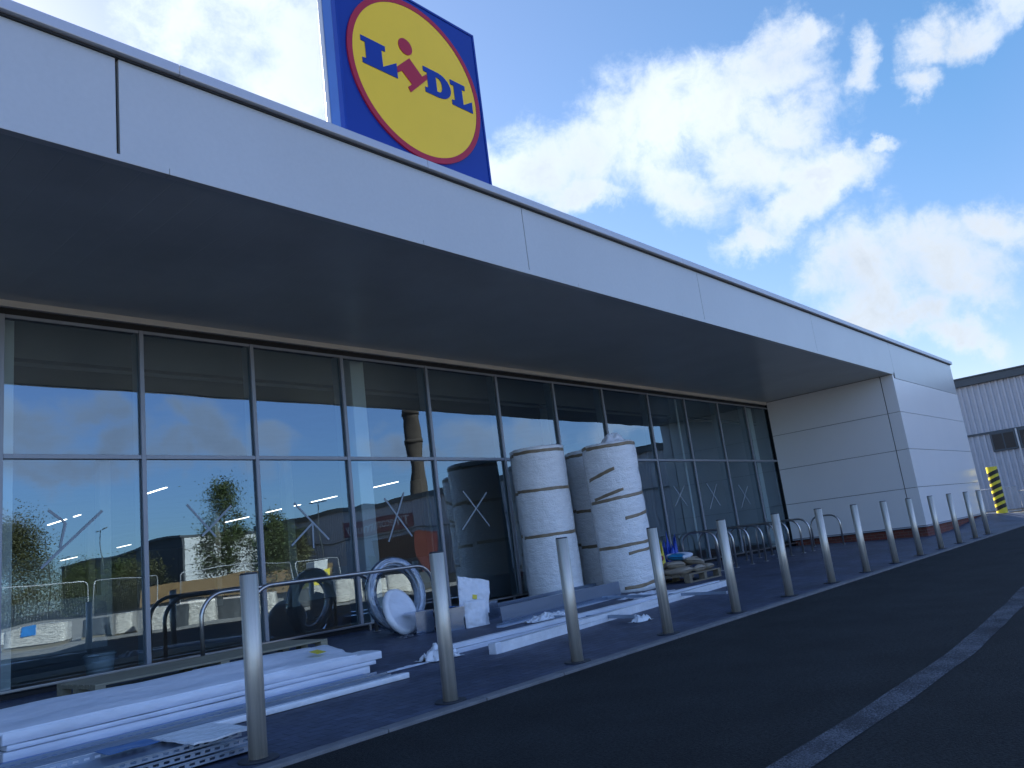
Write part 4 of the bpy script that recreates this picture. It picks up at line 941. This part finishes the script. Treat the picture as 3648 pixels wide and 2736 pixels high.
# second, dark building with a white end
t = thing('dark_unit', 'long dark industrial unit with a white end wall, seen in the glass', 'building', (50, -104, 0))
MB().box((0, -24, 0), (30, 20.9, 8.0)).build('dark_walls', 'shed_dark', t)
MB().box((-.3, -24.2, 8.001), (30, 21.1, 8.35)).build('roof_edge', 'shed_eave', t)
for k in range(5): MB().box((.3, 20.92, .2+k*1.56), (13, 21.0, 1.7+k*1.56)).build('white_panel', 'shed_white', t)
for k in range(3): MB().box((-.05, -18+k*9, .1), (-.001, -14+k*9, 4.5)).build('loading_door', 'shed', t)
# brick chimney
t = thing('chimney', 'tall tapering brick chimney with a flared head, seen in the glass', 'chimney', (80, -69.5, 0))
MB().tube([(0, 0, 0), (0, 0, 10), (0, 0, 22.6), (0, 0, 23.3)], [1.9, 1.6, 1.0, 1.15], 24).build('shaft', 'brickred', t)
MB().tube([(0, 0, 23.3), (0, 0, 24.2)], [1.3, 1.2], 24).build('head', 'brickred', t)
MB().tube([(0, 0, 19.0), (0, 0, 19.4)], [1.3, 1.3], 24).build('band', 'brickred', t)
# timber fence
t = thing('timber_fence', 'orange brown close boarded timber fence, seen in the glass', 'fence', (36.4, -64.8, 0), R(-38.66))
b = MB(); y = 0
while y < 20: b.box((0, y, .1), (.022, y+.14, 2.15+random.uniform(-.02, .02))); y += .148
b.build('boards', 'timber', t)
b = MB(); y = 0
while y < 20: b.box((.022, y, 0), (.12, y+.09, 2.1)); y += 2.4
b.build('fence_posts', 'timber', t)
# lamp posts
lb = ['tallest lamp post left of the dark unit', 'twin headed lamp post above the dark unit roof', 'lamp post rising before the green sign board', 'short lamp post just left of the dark unit']
for (x, y, h_), l_ in zip(((44, -116, 13.0), (44, -94, 11.2), (45, -45.5, 8.1), (44, -108, 9.0)), lb):
    t = thing('lamp_post', l_+', seen in the glass', 'lamp post', (x, y, 0), 0, 'lamp posts along the far road')
    MB().tube([(0, 0, 0), (0, 0, h_)], [.1, .05], 10).build('pole', 'shed_eave', t)
    MB().tube([(0, -1.2, h_), (0, 1.2, h_)], .035, 8).build('arm', 'shed_eave', t)
    for s_ in (-1, 1): MB().box((-.15, s_*1.2-.35, h_-.02), (.15, s_*1.2+.35, h_+.08)).build('lamp_head', 'shed_eave', t, bevel=.02)
# trees
def tree(x, y, h, wdt, label, m, seed, base=.25, nleaf=5200, cat='tree'):
    rd = random.Random(seed); t = thing('tree', label, cat, (x, y, 0), 0, 'trees and bushes beyond the fence')
    b = MB(); b.tube([(0, 0, 0), (.05, .02, h*.4), (0, .1, h*.9)], [h*.016, h*.011, .02], 8)
    for k in range(10):
        a = rd.uniform(0, 6.28); z = h*rd.uniform(base, .8); l_ = wdt*.4*(1-z/h*.5); b.tube([(0, 0, z), (l_*math.cos(a)*.6, l_*math.sin(a)*.6, z+l_*.4), (l_*math.cos(a), l_*math.sin(a), z+l_*.6)], [h*.006, .03, .01], 6)
    b.build('trunk', 'bark', t)
    b = MB(); cl = []
    for k in range(46):
        a = rd.uniform(0, 6.28); v = rd.uniform(0, 1); z = h*(base+(1-base)*v); env = wdt/2*(math.sin(math.pi*min(1, .18+v*.82))**.7)*rd.uniform(.3, 1.0); cl.append((env*math.cos(a), env*math.sin(a), z, wdt*rd.uniform(.08, .17)))
    for k in range(int(nleaf*2.6)):
        c = cl[rd.randrange(len(cl))]; p = Vector((c[0]+rd.gauss(0, c[3]), c[1]+rd.gauss(0, c[3]), c[2]+rd.gauss(0, c[3]*.9)))
        s_ = rd.uniform(.07, .16); u = Vector((rd.gauss(0, 1), rd.gauss(0, 1), rd.gauss(0, .6))).normalized(); v = u.cross(Vector((rd.gauss(0, 1), rd.gauss(0, 1), rd.gauss(0, 1)))).normalized()
        b.face([p-u*s_, p-v*s_*.5, p+u*s_, p+v*s_*.5])
    b.build('crown', m, t, recalc=False)
tree(44, -60.5, 11.6, 5.4, 'slender dark tree rising above the timber fence, seen in the second pane', 'leaf', 3)
tree(33, -94, 11.5, 10, 'large round bush at the far left of the reflection', 'leaf2', 5, .02, 12000)
tree(46.2, -55.6, 7.8, 4.5, 'low leafy tree before the green sign board, seen in the third pane', 'leaf', 7, .1, 4200)
tree(43, -86, 5.6, 7, 'wide bush before the dark unit, seen in the first pane', 'leaf', 9, .02, 5000)
tree(43, -78, 5.0, 6, 'dense low bush right of the wide one', 'leaf2', 10, .02, 4200)
tree(43, -100, 6.5, 8, 'bush at the left corner of the dark unit', 'leaf', 12, .02, 4600)
tree(41, -43, 4.5, 2.0, 'thin sapling beside the third pane light', 'leaf2', 14, .1, 1600)
# temporary mesh panels
hz = [(8.2, -13.9, 12.2, -12.9), (12.45, -13.0, 15.9, -14.9), (16.1, -13.4, 19.6, -13.6), (19.9, -14.6, 23.4, -16.5), (4.4, -14.2, 7.9, -14.0), (23.7, -16.6, 27.1, -17.4)]
hl = ['second temporary mesh panel from the left', 'third temporary mesh panel from the left', 'fourth temporary mesh panel', 'fifth temporary mesh panel, by the third pane', 'leftmost temporary mesh panel', 'rightmost temporary mesh panel']
for (x0, y0, x1, y1), l_ in zip(hz, hl):
    L_ = math.hypot(x1-x0, y1-y0); t = thing('temporary_fence', l_+' across the road', 'fence panel', (x0, y0, -.24), math.atan2(y1-y0, x1-x0), 'temporary mesh panels across the road')
    MB().tube([(0, 0, 0), (0, 0, 2.0), (.03, 0, 2.12), (.12, 0, 2.2), (L_-.12, 0, 2.2), (L_-.03, 0, 2.12), (L_, 0, 2.0), (L_, 0, 0)], .02, 8, closed=True).build('panel_frame', 'galvfence', t)
    b = MB(); k = .1
    while k < L_: b.box((k-.0015, -.0015, .02), (k+.0015, .0015, 2.18)); k += .1
    b.build('mesh_wires', 'galvfence', t)
    MB().box((-.1, -.3, 0), (.12, .3, .12)).build('foot_block', 'dark_metal', t, bevel=.01)
# wrapped stacks of goods across the road
gd = [(11.0, -19.4, .9, 'wrapped', .7), (10.3, -12.4, 1.9, 'wrapped', .82), (11.5, -10.3, .8, 'shed_dark', .8), (12.1, -9.3, .6, 'wrapped', .86), (12.5, -7.6, .95, 'wrapped', .85), (13.4, -7.5, .5, 'shed_dark', .8), (14.0, -7.3, 1.0, 'wrapped', .9),
      (15.2, -7.7, .8, 'shed_dark', .82), (16.0, -7.7, .7, 'wrapped', .85), (17.0, -8.5, .9, 'wrapped', .95), (18.4, -8.4, 1.0, 'shed_dark', .85), (19.4, -8.4, .9, 'wrapped', .9), (21.2, -8.8, 1.1, 'wrapped', .95), (22.6, -8.6, .9, 'wrapped', .8), (9.0, -16.2, 1.3, 'wrapped', .75), (24.2, -9, 1.1, 'wrapped', .9), (26.0, -9.2, 1.1, 'shed_dark', .9)]
for i, (x, y, w_, m_, h_) in enumerate(gd):
    kind_ = 'dark stone' if m_ == 'shed_dark' else 'pale film wrapped'
    t = thing('wrapped_stack', '%s stack across the road, %s from the left in its row' % (kind_, (ordn+['fifteenth', 'sixteenth', 'last but none'])[sorted(q[0] for q in gd).index(x)]), 'pallet load', (x, y, -.235), R(random.uniform(-6, 6)+35), 'wrapped pallet loads across the road')
    b = MB(); W2 = w_*.5; nseg = 12
    def f(u, v):
        a = 2*math.pi*u; c, s_ = math.cos(a), math.sin(a); k = (abs(c)**8+abs(s_)**8)**(-1/8); kk = Vector((c*3, s_*3, v*6+i)); e = 1+.03*noise.noise(kk)+.02*math.sin(v*40); return (W2*c*k*e, .45*s_*k*e, .13+(h_-.13)*v)
    b.grid(f, 40, 14); b.face([f(k/40, 1) for k in range(40)]); b.build('wrapped_load', m_, t)
    for yy in (-.4, 0, .3): MB().box((-W2, yy, 0), (W2, yy+.1, .12)).build('pallet_runner', 'wood_d', t)
    if i == 1: MB().box((-.35, .455, .45), (.1, .475, .83)).build('blue_cover', 'pvcblue', t)
t = thing('skip', 'yellow machine bucket and white crate beside the timber fence', 'machine', (37, -34.5, 0))
MB().box((-.8, -.8, 0), (.8, .8, 1.4)).build('crate', 'yel', t, bevel=.05); MB().box((-.6, -.6, 1.401), (.6, .6, 2.3)).build('white_tank', 'shed_white', t, bevel=.05)
